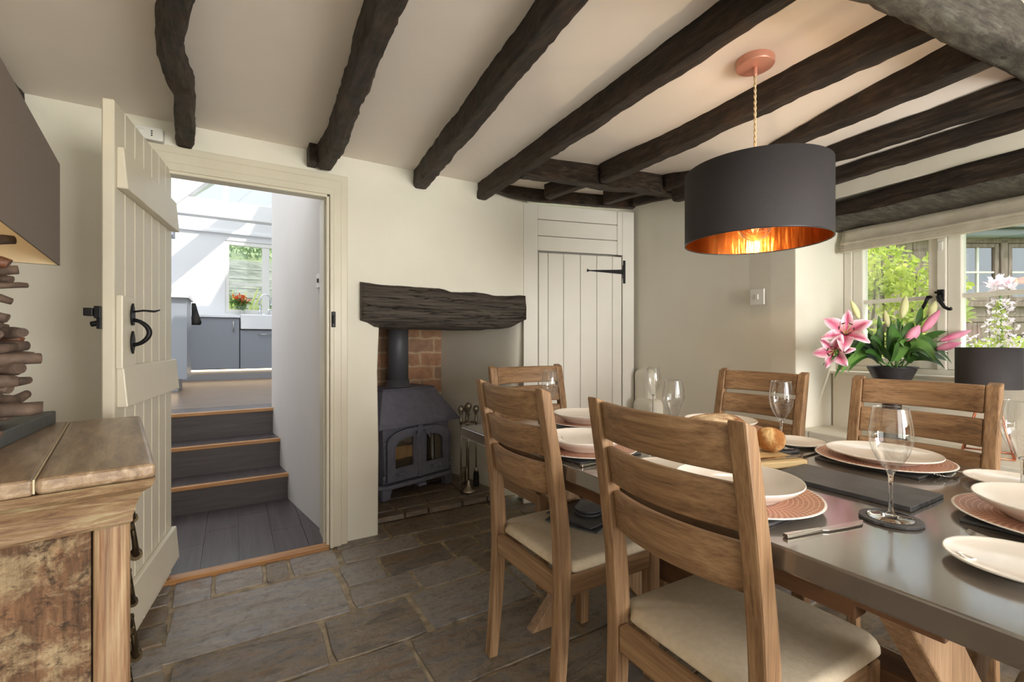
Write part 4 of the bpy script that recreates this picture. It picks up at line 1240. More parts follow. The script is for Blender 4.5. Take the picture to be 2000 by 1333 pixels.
# slates on the seat of the second chair
zs_ = .4935
for k, (dx, dy, rz, lb) in enumerate(((0,0,24,'square slate placemat at the bottom of the pile on the chair seat'),(.02,.012,12,'square slate placemat on top of another on the chair seat'))):
    mat_slate('slate_placemat', (1.075+dx, 1.285+dy, zs_+.0064*k), .20, .20, R(rz), lb, 'slates piled on the chair seat')
for k, (dx, dy, lb) in enumerate(((.03,.01,'round slate coaster lowest on the slate pile on the chair seat'),(.042,.022,'round slate coaster topmost on the slate pile on the chair seat'))):
    b = MB(); b.prism([(.05*math.cos(2*PI*q/36), .05*math.sin(2*PI*q/36)) for q in range(36)], lambda p, q: (p[0], p[1], .0058*q))
    c = b.build('slate_coaster', M['slate'], bevel=.001, seg=1); c.location = (1.075+dx, 1.285+dy, zs_+.0130+.006*k)
    tag(c, lb, 'coaster', 'slates piled on the chair seat')

# ------------------------------------------------------------------ pendant lamp
PX, PY = 1.625, .978
PZ = zc(PX, PY)
t = thing('pendant_lamp', 'big charcoal drum pendant with copper lining hanging over the table', 'pendant lamp', (PX, PY, PZ))
b = MB(); b.lathe([(0,.02),(.064,.02),(.064,-.018),(.061,-.022),(0,-.022)], 48); b.build('ceiling_rose', M['rosecopper'], t, bevel=.001)
b = MB(); b.lathe([(0,-.02),(.006,-.02),(.0075,-.026),(.0075,-.05),(.006,-.054),(0,-.054)], 16); b.at((.045,.0,-.01)); b.build('cord_grip', M['rosecopper'], t)
zt, zb = 1.748-PZ, 1.490-PZ
b = MB()
for ph in (0, PI):
    b.tube([(.0026*math.cos(ph+k*.55), .0026*math.sin(ph+k*.55), -.05+(zt-.06+.05)*k/110) for k in range(111)], .0027, 6)
b.build('twisted_cord', pm('beige_twisted_flex', (214, 190, 150), None, .5), t)
RS = .24
b = MB(); b.lathe([(RS,zb),(RS,zt),(RS-.0015,zt),(RS-.0015,zb),(RS,zb)], 96); sh = b.build('drum_shade', M['shade_black'], t)
b = MB(); b.lathe([(RS-.0025,zb+.001),(RS-.0025,zt-.001)], 96); b.build('copper_lining', M['copper_foil'], sh)
b = MB(); b.lathe([(RS+.0005,zb+.0015),(RS+.0005,zb-.002),(RS-.003,zb-.002),(RS-.003,zb+.0015),(RS+.0005,zb+.0015)], 96); b.build('bottom_rim', M['bowl_black'], sh)
b = MB()
for k in range(3):
    a = 2*PI*k/3+.4; b.tube([(.02*math.cos(a),.02*math.sin(a),zt-.04),((RS-.003)*math.cos(a),(RS-.003)*math.sin(a),zt-.01)], .002, 6)
b.lathe([(.019,zt-.045),(.022,zt-.045),(.022,zt-.035),(.019,zt-.035),(.019,zt-.045)], 20)
b.build('shade_carrier', M['rosecopper'], t)
b = MB(); b.lathe([(0,zt-.03),(.016,zt-.03),(.018,zt-.05),(.018,zt-.095),(0,zt-.095)], 20); b.build('lamp_holder', M['rosecopper'], t)
bz = zb+.068
b = MB(); b.lathe([(.014,zt-.10),(.017,bz+.075),(.035,bz+.052),(.055,bz+.028),(.0625,bz),(.056,bz-.030),(.036,bz-.052),(.015,bz-.061),(0,bz-.0625)], 40)
bu = b.build('globe_bulb', thin_glass('amber_glass', (.98,.90,.76), 1.45), t)
b = MB()
for k in range(6):
    a = 2*PI*k/6; b.tube([(.012*math.cos(a),.012*math.sin(a),bz+.035),(.017*math.cos(a+.3),.017*math.sin(a+.3),bz-.015)], .0011, 6)
b.build('filament', M['filament'], bu)
# ------------------------------------------------------------------ measured view, used to turn sightings into places
CF, CTH, CH = 900.0, R(31.15), 1.13
def at(u, v, d):
    x = (u-1000)/CF
    return Vector((d*(x*math.cos(CTH)+math.sin(CTH)), d*(math.cos(CTH)-x*math.sin(CTH)), CH+(667-v)/CF*d))

# ------------------------------------------------------------------ dining room window
W1 = tag(empty('window_1', (2.81, .80, 0), R(-5.16)), 'cream casement window over the deep ledge', 'window', None, 'structure')
b = MB()
b.box(-.03, .05, .362, .40, .965, 1.74); b.box(-.03, .05, -.95, .362, .965, .998); b.box(-.03, .05, -.95, .362, 1.70, 1.74)
b.box(-.035, .05, -.030, .002, .998, 1.70); b.box(-.03, .05, -.455, -.42, .998, 1.70)
b.build('window_frame', M['windowpaint'], W1, bevel=.003)
for y0, y1 in ((.003,.361),(-.419,-.031),(-.95,-.456)):
    s = MB(); s.ringprism([(y0,1.0),(y1,1.0),(y1,1.699),(y0,1.699)], [(y0+.036,1.045),(y1-.048,1.045),(y1-.048,1.665),(y0+.036,1.665)], lambda p, k: (-.022+.05*k, p[0], p[1]))
    sash = s.build('sash', M['windowpaint'], W1, bevel=.004)
    s = MB(); s.box(-.014, .02, y0+.03, y1-.04, 1.324, 1.343); s.build('glazing_bar', M['windowpaint'], sash, bevel=.004)
    s = MB(); s.box(.004, .007, y0+.03, y1-.04, 1.04, 1.67); s.build('pane', M['pane'], sash)
def casement_latch(y, z, flip):
    s = MB(); s.box(-.047, -.034, y-.012, y+.012, z-.035, z+.02)
    s.tube([(-.047,y,z-.005),(-.062,y,z-.012),(-.066,y-.008*flip,z-.035),(-.064,y-.022*flip,z-.062),(-.060,y-.036*flip,z-.072),(-.060,y-.046*flip,z-.070)], [.007,.009,.008,.007,.007,.009], 10)
    s.tube([(-.05,y-.012,z+.008),(-.05,y+.018,z+.008)], .006, 8)
    s.build('casement_latch', M['iron'], W1, bevel=.002)['label'] = 'black iron casement latch'
casement_latch(-.014, 1.345, 1)
s = MB(); s.tube([(-.03,.028,1.335),(-.05,.028,1.335),(-.058,.034,1.31),(-.056,.046,1.285),(-.052,.055,1.275)], [.008,.008,.007,.007,.008], 10); s.build('casement_latch', M['iron'], W1)
s = MB(); s.box(-.045, -.035, -.022, -.004, 1.545, 1.585); s.build('window_lock', M['white'], W1, bevel=.003)
b = MB(); b.box(-.135, -.02, -.95, .425, .957, .973)
o = b.build('trim_5', M['windowpaint'], None, bevel=.004); o.location = W1.location; o.rotation_euler = W1.rotation_euler
struct(o, 'cream window sill board below the casements', 'sill')

# roman blind, pulled up
t = thing('roman_blind', 'gathered oatmeal linen roman blind above the dining window', 'blind', (2.81, .80, 0), R(-5.16))
b = MB(); rows = []
P = [(-.072,1.714),(-.086,1.712),(-.089,1.69),(-.096,1.664),(-.108,1.644),(-.116,1.636),(-.104,1.629),(-.119,1.623),(-.105,1.616),(-.120,1.610),(-.104,1.603),(-.117,1.597),(-.10,1.592),(-.078,1.597),(-.072,1.62)]
for i in range(61):
    y = .375-1.3*i/60
    row = []
    for k, (x, z) in enumerate(P):
        q = Vector((x, y, z))
        nv = noise.noise_vector(Vector((y*5, z*14, k*.2)))
        e = 1 if 1 < k < 13 else 0
        row.append(b.v((x+.004*nv.x*e, y, z+.0025*nv.z*e)))
    rows.append(row)
for r0, r1 in zip(rows, rows[1:]):
    for k in range(len(P)): b.f([r0[k], r0[(k+1) % len(P)], r1[(k+1) % len(P)], r1[k]], True)
b.f(rows[0]); b.f(list(reversed(rows[-1])))
b.build('fabric', M['blind'], t)
b = MB(); b.box(-.07, -.045, -.92, .372, 1.690, 1.7125); b.build('headrail', M['white'], t)

# ------------------------------------------------------------------ lilies in a dark bowl
VX, VY = 2.535, .89
LT = thing('lily_arrangement', 'pink lilies and green leaves in a dark flared bowl on the window ledge', 'flowers', (VX, VY, .684))
b = MB(); b.lathe([(0,0),(.056,0),(.058,.006),(.045,.02),(.036,.05),(.034,.13),(.038,.19),(.046,.225),(.062,.262),(.092,.329),(.093,.332),(.0895,.331),(.060,.268),(.04,.23),(0,.225)], 48)
b.build('bowl', M['bowl_black'], LT)
def lworld(mb, name, m, label=None):
    o = mb.build(name, m, LT, world=True, rec=False)
    if label: o['label'] = label
    return o
rl = random.Random(21)
D0 = 2.07
C0 = at(1744, 708, D0)
def arc(p0, p1, lift, n=9):
    out = []
    for i in range(n):
        t_ = i/(n-1); out.append(p0.lerp(p1, t_)+Vector((0, 0, lift*4*t_*(1-t_))))
    return out
# leaves: (start u, v), (tip u, v), depth offset of the tip, lift, width
LV = [((1705,690),(1614,704),-.02,.05,.030),((1708,688),(1622,707),-.08,.06,.032),((1700,680),(1634,733),-.03,.09,.026),((1712,700),(1641,733),-.10,.05,.028),((1710,702),(1648,712),.05,.03,.026),
 ((1700,690),(1663,668),-.02,.02,.030),((1705,680),(1722,636),.02,-.01,.034),((1690,680),(1654,662),.05,.01,.026),((1722,690),(1716,616),.06,.0,.026),((1735,690),(1738,618),.08,.0,.024),((1742,685),(1745,632),-.02,.02,.040),
 ((1760,690),(1744,640),-.08,-.01,.046),((1758,690),(1785,632),.03,.03,.036),((1765,690),(1752,622),.08,.02,.030),((1770,690),(1805,640),.04,.02,.034),((1775,690),(1850,648),.0,.02,.032),((1770,686),(1828,708),-.10,.05,.046),((1778,690),(1832,692),-.04,.06,.040),
 ((1785,700),(1850,706),.0,.02,.030),((1782,704),(1836,714),-.06,.015,.024),((1790,694),(1866,698),.04,.03,.026),((1728,700),(1712,668),-.12,.0,.038),((1735,705),(1722,672),-.14,.0,.040),((1750,706),(1775,662),-.14,.02,.044),((1742,708),(1752,668),-.15,.0,.040),((1726,712),(1690,690),-.12,.02,.036),
 ((1755,706),(1742,660),.10,0,.036),((1718,705),(1695,650),.10,0,.034),((1768,705),(1812,668),.10,.01,.036),((1715,712),(1680,700),-.05,.02,.030),((1775,710),(1800,690),-.12,.02,.034),((1792,640),(1800,600),.02,0,.022)]
LV += [((1700,690),(1606,716),.02,.06,.022),((1704,696),(1628,742),.03,.07,.020),((1712,704),(1656,728),-.06,.04,.022),((1708,690),(1668,700),-.09,.06,.028),((1784,700),(1846,722),-.03,.03,.022),((1780,694),(1860,712),-.02,.05,.022),((1776,690),(1836,660),.02,.03,.026),((1722,694),(1700,664),-.06,.03,.030),((1760,696),(1790,668),-.10,.03,.034),((1768,700),(1815,700),-.13,.03,.034),((1738,700),(1760,660),-.10,.02,.030),((1716,700),(1672,684),-.10,.05,.026)]
for i, (s_, e_, dd, lift, w) in enumerate(LV):
    p0 = at(s_[0], s_[1], D0+.35*dd); p1 = at(e_[0], e_[1], D0+dd)
    b = MB()
    nr = Vector((-.55+rl.uniform(-.3,.3), -.6+rl.uniform(-.3,.3), .6))
    b.blade(arc(p0, p1, lift, 11), w*1.15, nr, .22, lambda t_: (math.sin(PI*min(1, .10+.9*t_))**.75))
    lworld(b, 'leaf', M['leaf2'] if i in (3, 14, 16, 23) else M['leaf'])
for (s_, e_) in (((1744,712),(1652,668)),((1744,712),(1676,625)),((1746,712),(1762,625)),((1752,712),(1775,668)),((1754,712),(1800,648)),((1756,712),(1812,618)),((1760,712),(1838,667)),((1758,712),(1832,682)),((1738,712),(1646,692))):
    b = MB(); b.tube(arc(C0+Vector((rl.uniform(-.03,.03), rl.uniform(-.03,.03), -.03)), at(e_[0], e_[1], D0), .02, 8), .0032, 8); lworld(b, 'stem', M['leaf2'])
def bud(base, tip, r, m, dd=0.0):
    p0 = at(*base, D0+dd); p1 = at(*tip, D0+dd*1.3); d = p1-p0
    rs_ = [(.0,.25),(.12,.62),(.3,.95),(.5,1.0),(.7,.82),(.85,.52),(.95,.26),(1,.08)]
    b = MB(); b.tube([p0+d*t_ for t_, _ in rs_], [r*q for _, q in rs_], 12)
    # three lobed ridges
    for v in b.bm.verts:
        q = v.co-p0; ax = q.dot(d.normalized()); rad = q-d.normalized()*ax
        if rad.length > 1e-5:
            ref = d.orthogonal().normalized(); a = math.atan2(rad.cross(ref).dot(d.normalized()), rad.dot(ref)); v.co += rad*.12*math.cos(3*a)
    lworld(b, 'lily_bud', m)
bud((1678,624),(1662,588),.0125,M['budcream']); bud((1762,622),(1769,578),.017,M['budcream'],.03); bud((1812,622),(1828,588),.016,M['budcream'],.02); bud((1735,640),(1728,606),.011,M['budcream'],.06)
bud((1770,668),(1796,636),.021,M['budpink'],-.06); bud((1800,650),(1836,606),.017,M['budpink'],-.02); bud((1836,667),(1898,646),.015,M['budpink'],-.03); bud((1830,683),(1878,670),.016,M['budpink'],-.05)
def lily(c, face, size, roll, closed=0.0):
    """open lily: six recurved petals, stamens with dark anthers"""
    f = Vector(face).normalized(); a = f.orthogonal().normalized(); bb = f.cross(a)
    cp = at(*c, D0-.04)
    fl = MB(); fl.tube([cp-f*.03, cp-f*.012, cp], [.004,.008,.010], 10); root = lworld(fl, 'lily_flower', M['budpink'])
    for k in range(6):
        an = roll+k*PI/3; rad = a*math.cos(an)+bb*math.sin(an)
        P_ = [cp + f*(size*(.62*math.sin(t_*1.9))) + rad*(size*(.04+.95*t_**1.35)) for t_ in [i/9 for i in range(10)]]
        w = size*(.62 if k % 2 else .44)
        m = MB(); n_ = len(P_); lay = m.bm.loops.layers.float_color.new('pig')
        rows = []
        for i, p in enumerate(P_):
            t_ = i/(n_-1); dv = (P_[min(i+1, n_-1)]-P_[max(i-1, 0)]).normalized(); s_ = dv.cross(f)
            if s_.length < .05: s_ = rad.cross(f)
            s_.normalize(); u_ = s_.cross(dv)
            ww = w*.5*math.sin(PI*min(1, .12+.86*t_))**.7
            rows.append([(p+s_*ww*q+u_*ww*.22*abs(q)+u_*.004*math.sin(9*t_+3*q), q, t_) for q in (-1,-.55,-.2,0,.2,.55,1)])
        V_ = [[m.v(q[0]) for q in r] for r in rows]
        for i in range(n_-1):
            for j in range(6):
                fc = m.f([V_[i][j], V_[i][j+1], V_[i+1][j+1], V_[i+1][j]], True)
                if fc:
                    for lp, (ii, jj) in zip(fc.loops, ((i,j),(i,j+1),(i+1,j+1),(i+1,j))):
                        q, t_ = rows[ii][jj][1], rows[ii][jj][2]
                        e_ = min(1, abs(q)**1.2*.95 + max(0, t_-.8)*3 + .08)
                        core = lin((196, 36, 108)); edge = lin((248, 222, 236))
                        lp[lay] = tuple(core[z]*(1-e_)+edge[z]*e_ for z in range(3))+(1,)
        m.T = Matrix.Identity(4)
        o = m.build('petal', M['petal'], None, rec=False)
        o.data.transform(root_matrix(LT).inverted()); o.parent = root
    for k in range(6):
        an = roll+.5+k*PI/3; rad = a*math.cos(an)+bb*math.sin(an)
        m = MB(); e_ = cp+f*size*.78+rad*size*.26
        m.tube([cp, cp+f*size*.4+rad*size*.06, e_], .0014, 6); o = m.build('stamen', M['filamentgreen'], LT, world=True); o.parent = root
        m = MB(); s_ = rad.cross(f).normalized(); m.tube([e_-s_*.008, e_, e_+s_*.008], [.0015,.003,.0015], 8); o = m.build('anther', M['anther'], LT, world=True); o.parent = root
lily((1651,657), (-.86,-.42,.42), .100, .25)
lily((1632,686), (-.96,-.26,-.05), .080, .9)

# copper wire lamp
t = thing('wire_lamp', 'small lamp with black drum shade and copper wire legs on the window ledge', 'lamp', (2.537, .582, .684), R(10))
b = MB(); b.lathe([(.095,.262),(.095,.420),(.0935,.420),(.0935,.262),(.095,.262)], 64); b.build('drum_shade', M['shade_black'], t)
b = MB()
q = .072
base = [(-q,-q,.003),(q,-q,.003),(q,q,.003),(-q,q,.003)]; topq = [(-.018,-.018,.235),(.018,-.018,.235),(.018,.018,.235),(-.018,.018,.235)]
midq = [(-.06,0,.10),(0,-.06,.10),(.06,0,.10),(0,.06,.10)]
for k in range(4):
    b.tube([base[k], base[(k+1) % 4]], .003, 8); b.tube([base[k], topq[k]], .003, 8); b.tube([topq[k], topq[(k+1) % 4]], .003, 8)
b.build('wire_frame', M['copper'], t)
b = MB(); b.tube([(0,0,.232),(0,0,.30)], .016, 14); b.tube([(-.094,0,.30),(.094,0,.30)], .002, 6); b.tube([(0,-.094,.30),(0,.094,.30)], .002, 6)
b.lathe([(0,.30),(.014,.30),(.026,.34),(.02,.365),(0,.375)], 18); b.build('lamp_holder', M['white'], t)

# ------------------------------------------------------------------ garden beyond the dining window
b = MB(); b.box(-40, 40, -40, 60, -.4, -.16)
struct(b.build('ground', M['grass']), 'grass ground outside the cottage', 'ground')
DX = at(1870, 667, 5.0)
t = thing('garden_shed', 'weathered boarded outbuilding with timber casements beyond the window', 'outbuilding', (DX.x, DX.y, 0), -CTH)
def zz(v): return CH+(667-v)/180.0
def xx(u): return (u-1870)/180.0
b = MB()
for k in range(20):
    x0 = -2.4+k*.24
    if x0 < -.3 or x0 > 1.45: b.box(x0, x0+.236, 0, .03, -.16, 2.30)
for k in range(14):
    x0 = -.3+k*.13; b.box(x0, x0+.126, 0, .03, -.16, 1.33)
b.box(-.3, 1.5, -.004, .03, 1.39, 1.50); b.box(-.3, 1.5, -.004, .03, 1.335, 1.388)
b.build('wall_boards', M['shedwood'], t, bevel=.004, seg=1)
b = MB(); b.box(-2.4, 2.4, .28, .32, -.16, 2.4); b.build('inner_wall', M['sheddark'], t)
b = MB(); b.box(.42, 1.5, -.01, .0, .3, 1.20); b.build('dark_opening', M['sheddark'], t)
b = MB()
for x in (-.30,.455,1.22): b.box(x, x+.075, -.02, .04, 1.50, 2.22)
b.box(-.3, 1.5, -.02, .04, 2.19, 2.24); b.box(-.3, 1.5, -.035, .04, 1.50, 1.56)
b.build('window_posts', M['shedwood'], t, bevel=.004)
for x0, x1 in ((.0,.44),(.545,1.2),(-.22,-.02)):
    b = MB(); b.ringprism([(x0,1.565),(x1,1.565),(x1,2.185),(x0,2.185)], [(x0+.04,1.61),(x1-.045,1.61),(x1-.045,2.145),(x0+.04,2.145)], lambda p, k: (p[0], -.012+.04*k, p[1]))
    wf = b.build('casement', M['shedwood'], t, bevel=.003)
    b = MB(); b.box((x0+x1)/2-.010, (x0+x1)/2+.010, -.004, .014, 1.60, 2.15); b.box(x0+.03, x1-.04, -.006, .014, 1.865, 1.885); b.build('glazing_bars', M['windowpaint'], wf)
    b = MB(); b.box(x0+.03, x1-.04, .008, .011, 1.60, 2.15); b.build('pane', thin_glass('shed_pane', (.7,.74,.74), 1.5, .0, 5), wf)
b = MB(); b.box(-2.5, 2.5, -.10, .02, 2.24, 2.33); b.build('gutter', M['shedgrey'], t, bevel=.03, seg=4)
b = MB(); b.hexa([(-2.6,-.14,2.34),(2.6,-.14,2.34),(2.6,2.0,2.34),(-2.6,2.0,2.34)], [(-2.6,-.14,2.40),(2.6,-.14,2.40),(2.6,2.0,3.2),(-2.6,2.0,3.2)]); b.build('roof', M['shedgrey'], t)

def foliage(parent, name, m, c, rad, n, size, seed, shape=None, world=True, up=.3):
    rr = random.Random(seed); b = MB()
    c = Vector(c)
    k = 0
    while k < n:
        p = Vector((rr.uniform(-1,1), rr.uniform(-1,1), rr.uniform(-1,1)))
        if p.length > 1: continue
        if rr.random() > .35+.65*p.length: continue
        k += 1
        q = c+Vector((p.x*rad[0], p.y*rad[1], p.z*rad[2]))
        d = Vector((rr.uniform(-1,1), rr.uniform(-1,1), rr.uniform(-1,1)+up)).normalized()
        s = d.cross(Vector((rr.uniform(-1,1), rr.uniform(-1,1), rr.uniform(-.3,1)))).normalized()
        L = size*rr.uniform(.6,1.25); w = L*.26
        vs = [b.v(q), b.v(q+d*L*.45+s*w), b.v(q+d*L), b.v(q+d*L*.45-s*w)]
        b.f(vs)
    return b.build(name, m, parent, world=world, rec=False)
g0 = at(1752, 600, 4.0)
t = thing('garden_shrub', 'tall sunny yellow green shrub outside the left casement', 'shrub', (g0.x, g0.y, -.16))
for sd, (dx, z, r_) in enumerate(((0,1.25,(.40,.40,.50)),(-.12,.75,(.45,.45,.45)),(.16,1.55,(.30,.35,.33)),(-.25,1.75,(.28,.3,.25)))):
    foliage(t, 'foliage', M['bush'], g0+Vector((dx*.856, -dx*.517, z-g0.z)), r_, 900, .060, 30+sd)
b = MB()
for (u0, v0, u1, v1) in ((1700,700,1712,520),(1745,700,1705,500),(1770,700,1790,540),(1730,700,1722,505)):
    b.tube([at(u0, v0+250, 4.0), at(u0, v0-40, 4.02), at((u0+u1)/2, (v0+v1)/2, 4.05), at(u1, v1, 4.0)], [.022,.016,.012,.006], 8)
b.build('branches', M['bark'], t, world=True)
g1 = at(1950, 700, 3.4)
t = thing('flower_bed_shrub', 'low pale green shrub with white blossom beneath the shed window', 'shrub', (g1.x, g1.y, -.16))
for k, (u, v) in enumerate(((1915,690),(1950,705),(1990,690),(2050,690))): foliage(t, 'foliage', M['bush'], at(u, v+14, 3.5), (.22,.25,.17), 420, .05, 50+k)
for k, (u, v) in enumerate(((1905,672),(1985,668))): foliage(t, 'blossom', M['blossom'], at(u, v, 3.45), (.22,.22,.07), 90, .03, 60+k)
b = MB(); b.tube([at(1950,690,3.5)-Vector((0,0,.1)), Vector((g1.x,g1.y,-.16))], [.02,.03], 8); b.build('stem', M['bark'], t, world=True)
g2 = at(1955, 680, 3.0)
t = thing('flower_spike', 'tall pink and white flower spike rising before the shed', 'flower', (g2.x, g2.y, -.16))
b = MB(); b.tube([Vector((g2.x,g2.y,-.16)), at(1957,680,3.0), at(1954,560,3.0)], [.010,.008,.005], 8); b.build('stem', M['leaf2'], t, world=True)
foliage(t, 'flower_head', M['blossom'], at(1954,558,3.0), (.060,.060,.05), 150, .045, 71)
for k in range(9):
    v = 592+k*11; foliage(t, 'whorl', M['blossom'], at(1955, v, 3.0), (.062+.003*k,.062+.003*k,.010), 26, .034, 80+k); 
    foliage(t, 'bract', M['bush'], at(1955, v+5, 3.0), (.035,.035,.012), 22, .03, 95+k)
g3 = at(1862, 640, 3.1)
t = thing('strap_leaf_plant', 'variegated strap leaf plant just outside the latch mullion', 'plant', (g3.x, g3.y, -.16))
for k, (u, v, l) in enumerate(((1908,612,.03),(1912,622,.03),(1905,603,.04),(1895,588,.03),(1880,578,.02),(1830,600,.04),(1825,620,.04),(1900,632,.03))):
    b = MB(); b.blade(arc(at(1856, 640, 3.1), at(u, v, 3.05), l, 9), .035, (-.5,-.6,.6), .2); b.build('leaf', M['strap'], t, world=True, rec=False)
b = MB(); b.tube([Vector((g3.x,g3.y,-.16)), at(1856,642,3.1)], .018, 8); b.build('stem', M['bark'], t, world=True)
g4 = at(1700, 560, 9)
for k, (u, d, r_, lb) in enumerate(((1640,9,1.5,'far green tree left of the shed beyond the window'),(2150,10,2.2,'far green tree right of the shed roof'))):
    c_ = at(u, 600, d); t = thing('garden_tree', lb, 'tree', (c_.x, c_.y, -.16), 0, 'trees beyond the shed')
    foliage(t, 'crown', M['hedge'], Vector((c_.x, c_.y, 2.2)), (r_, r_, 1.5), 900, .25, 140+k)
    b = MB(); b.tube([(c_.x,c_.y,-.16),(c_.x,c_.y,1.8)], [.12,.08], 10); b.build('trunk', M['bark'], t, world=True)

# ------------------------------------------------------------------ passage and steps
b = MB(); b.box(-.80, .47, 2.70, 3.64, -.05, .006)
for k in range(8):
    xa = -.80+k*.165; ym = 3.05+.37*((k*7) % 3)/2
    for y0, y1 in ((2.70, ym-.001), (ym+.001, 3.64)): b.box(xa+.0012, min(.47, xa+.1638), y0, y1, .004, .0125)
struct(b.build('trim_6', M['darkfloor']), 'dark boarded floor of the little passage', 'floor')
def board_grooves(o): return o
b = MB(); b.box(-.300, .446, 2.648, 2.700, -.01, .022); struct(b.build('trim_7', M['oak'], bevel=.006, seg=3), 'oak threshold strip between stone floor and dark boards', 'threshold')
st = tag(empty('staircase', (-.15, 3.62, 0)), 'three dark wooden steps with oak nosings up to the kitchen', 'stairs', None, 'structure')
KZ = .60
for k, (y0, z1) in enumerate(((3.62,.195),(3.87,.40),(4.12,.60))):
    z0 = (0, .195, .40)[k]
    b = MB(); b.box(-.80, .47, y0, y0+.02, z0, z1-.024); b.build('riser', M['darkriser'], st, world=True)
    b = MB(); b.box(-.80, .47, y0+.012, y0+.27, z1-.024, z1); b.build('tread', M['darkfloor'], st, world=True)
    b = MB(); b.box(-.80, .465, y0-.018, y0+.014, z1-.024, z1+.002); b.build('nosing', M['oak'], st, bevel=.004, world=True)['label'] = 'oak nosing strip'
b = MB(); b.prism([(.447,2.90),(.33,3.62),(.262,4.17),(.50,4.17),(.60,2.90)], lambda p, k: (p[0], p[1], -.05+3.45*k))
struct(b.build('wall_hall_right', M['hallwall'], bevel=.006), 'pale grey white wall beside the kitchen steps', 'wall')
b = MB(); b.box(-.95, -.80, 2.90, 4.3, -.05, 3.2); struct(b.build('wall_hall_left', M['hallwall']), 'pale wall left of the kitchen steps', 'wall')
t = thing('hall_switch', 'small white switch plate on the passage wall by the door frame', 'switch', (.4395, 2.935, 1.488), R(9))
b = MB(); b.box(-.010, .004, -.04, .04, -.042, .042); b.build('plate', M['white'], t, bevel=.003)
b = MB(); b.box(-.016, -.009, -.008, .008, -.012, .012); b.build('rocker', M['iron'], t)

# ------------------------------------------------------------------ kitchen beyond
b = MB(); b.box(-2.0, 3.0, 4.38, 8.2, KZ-.03, KZ)
struct(b.build('floor_kitchen', M['kitchenfloor']), 'dark boarded kitchen floor', 'floor')
FY = 8.0
b = MB()
b.box(-2.0, 3.0, FY, FY+.2, .3, 1.55); b.box(-2.0, -.105, FY, FY+.2, 1.55, 2.62); b.box(1.15, 3.0, FY, FY+.2, 1.55, 2.62); b.box(-2.0, 3.0, FY, FY+.2, 2.62, 3.06)
b.prism([(-2.0,3.06),(-.70,3.06),(1.35,4.9),(1.35,5.3),(.9,4.9),(-1.5,2.9)], lambda p, k: (p[0], FY+.2*k, p[1]))
b.prism([(1.35,4.9),(2.6,3.06),(3.0,3.06),(3.0,3.9),(1.35,5.3)], lambda p, k: (p[0], FY+.2*k, p[1]))
struct(b.build('wall_kitchen', M['kitchenwall']), 'white sunlit kitchen gable wall', 'wall')
b = MB(); b.box(-2.0, 3.0, FY-.035, FY, 2.715, 2.745); struct(b.build('trim_8', M['kitchenwall']), 'thin ledge along the kitchen gable wall', 'ledge')
b = MB(); b.box(-2.1, -1.9, 4.3, 8.2, .3, 2.3); b.box(3.0, 3.2, 4.17, 8.2, .3, 3.4); b.box(.5, 3.2, 4.17, 4.3, .3, 3.6)
struct(b.build('wall_kitchen_side', M['kitchenwall']), 'white kitchen side walls', 'wall')
roofz = lambda x: 3.2+1.08*(x+.51)
t = tag(empty('roof_kitchen', (0, 6, 2.8)), 'white open truss and rafters of the kitchen roof', 'roof', None, 'structure')
b = MB(); b.box(-1.95, 3.0, 6.93, 7.07, 2.70, 2.92); b.build('tie_beam', M['kitchenwall'], t, bevel=.01, world=True)
for yc, w in ((7.0,.16),(4.75,.18)):
    b = MB(); b.prism([(-1.5,roofz(-1.5)-.31),(1.5,roofz(1.5)-.31),(1.5,roofz(1.5)),(-1.5,roofz(-1.5))], lambda p, k: (p[0], yc-w/2+w*k, p[1])); b.build('rafter', M['kitchenwall'], t, bevel=.008, world=True)
b = MB(); b.box(1.44, 1.56, 4.2, 8.1, roofz(1.5)-.2, roofz(1.5)+.02); b.build('ridge', M['kitchenwall'], t, world=True)
b = MB(); b.hexa([(1.5,2.9,roofz(1.5)-.05),(3.2,2.9,3.4),(3.2,8.2,3.4),(1.5,8.2,roofz(1.5)-.05)], [(1.5,2.9,roofz(1.5)+.03),(3.2,2.9,3.5),(3.2,8.2,3.5),(1.5,8.2,roofz(1.5)+.03)]); b.build('right_slope', M['kitchenwall'], t, world=True)
W2 = tag(empty('window_2', (.5, FY+.06, 0)), 'white kitchen window above the sink', 'window', None, 'structure')
b = MB(); x0, x1 = -.605, .65
b.ringprism([(x0,1.55),(x1,1.55),(x1,2.62),(x0,2.62)], [(x0+.05,1.60),(x1-.05,1.60),(x1-.05,2.56),(x0+.05,2.56)], lambda p, k: (p[0], -.05+.09*k, p[1]))
for x in (-.075,.30): b.box(x-.05, x+.05, -.04, .04, 1.6, 2.56)
b.build('window_frame', M['white'], W2, bevel=.004)
b = MB(); b.box(x0+.04, x1-.04, -.015, .02, 1.965, 1.995); b.build('glazing_bar', M['white'], W2)
b = MB(); b.box(x0+.04, x1-.04, .0, .004, 1.58, 2.58); b.build('pane', M['pane'], W2)
W3 = tag(empty('window_3', (.5, FY+.08, 0)), 'gable glazing above the kitchen tie beam', 'window', None, 'structure')
b = MB(); b.prism([(-1.18,3.06),(2.08,3.06),(.85,4.88)], lambda p, k: (p[0], .004*k, p[1])); b.build('pane', M['pane'], W3)
b = MB()
for x in (-.60,.2,1.0,1.6): b.box(x-.035, x+.035, -.03, .03, 3.06, min(4.8, 3.06+.9*(x+1.2)) if x < .9 else 4.0)
b.box(-1.2, 2.1, -.04, .04, 3.04, 3.10); b.build('window_frame', M['white'], W3, bevel=.003)

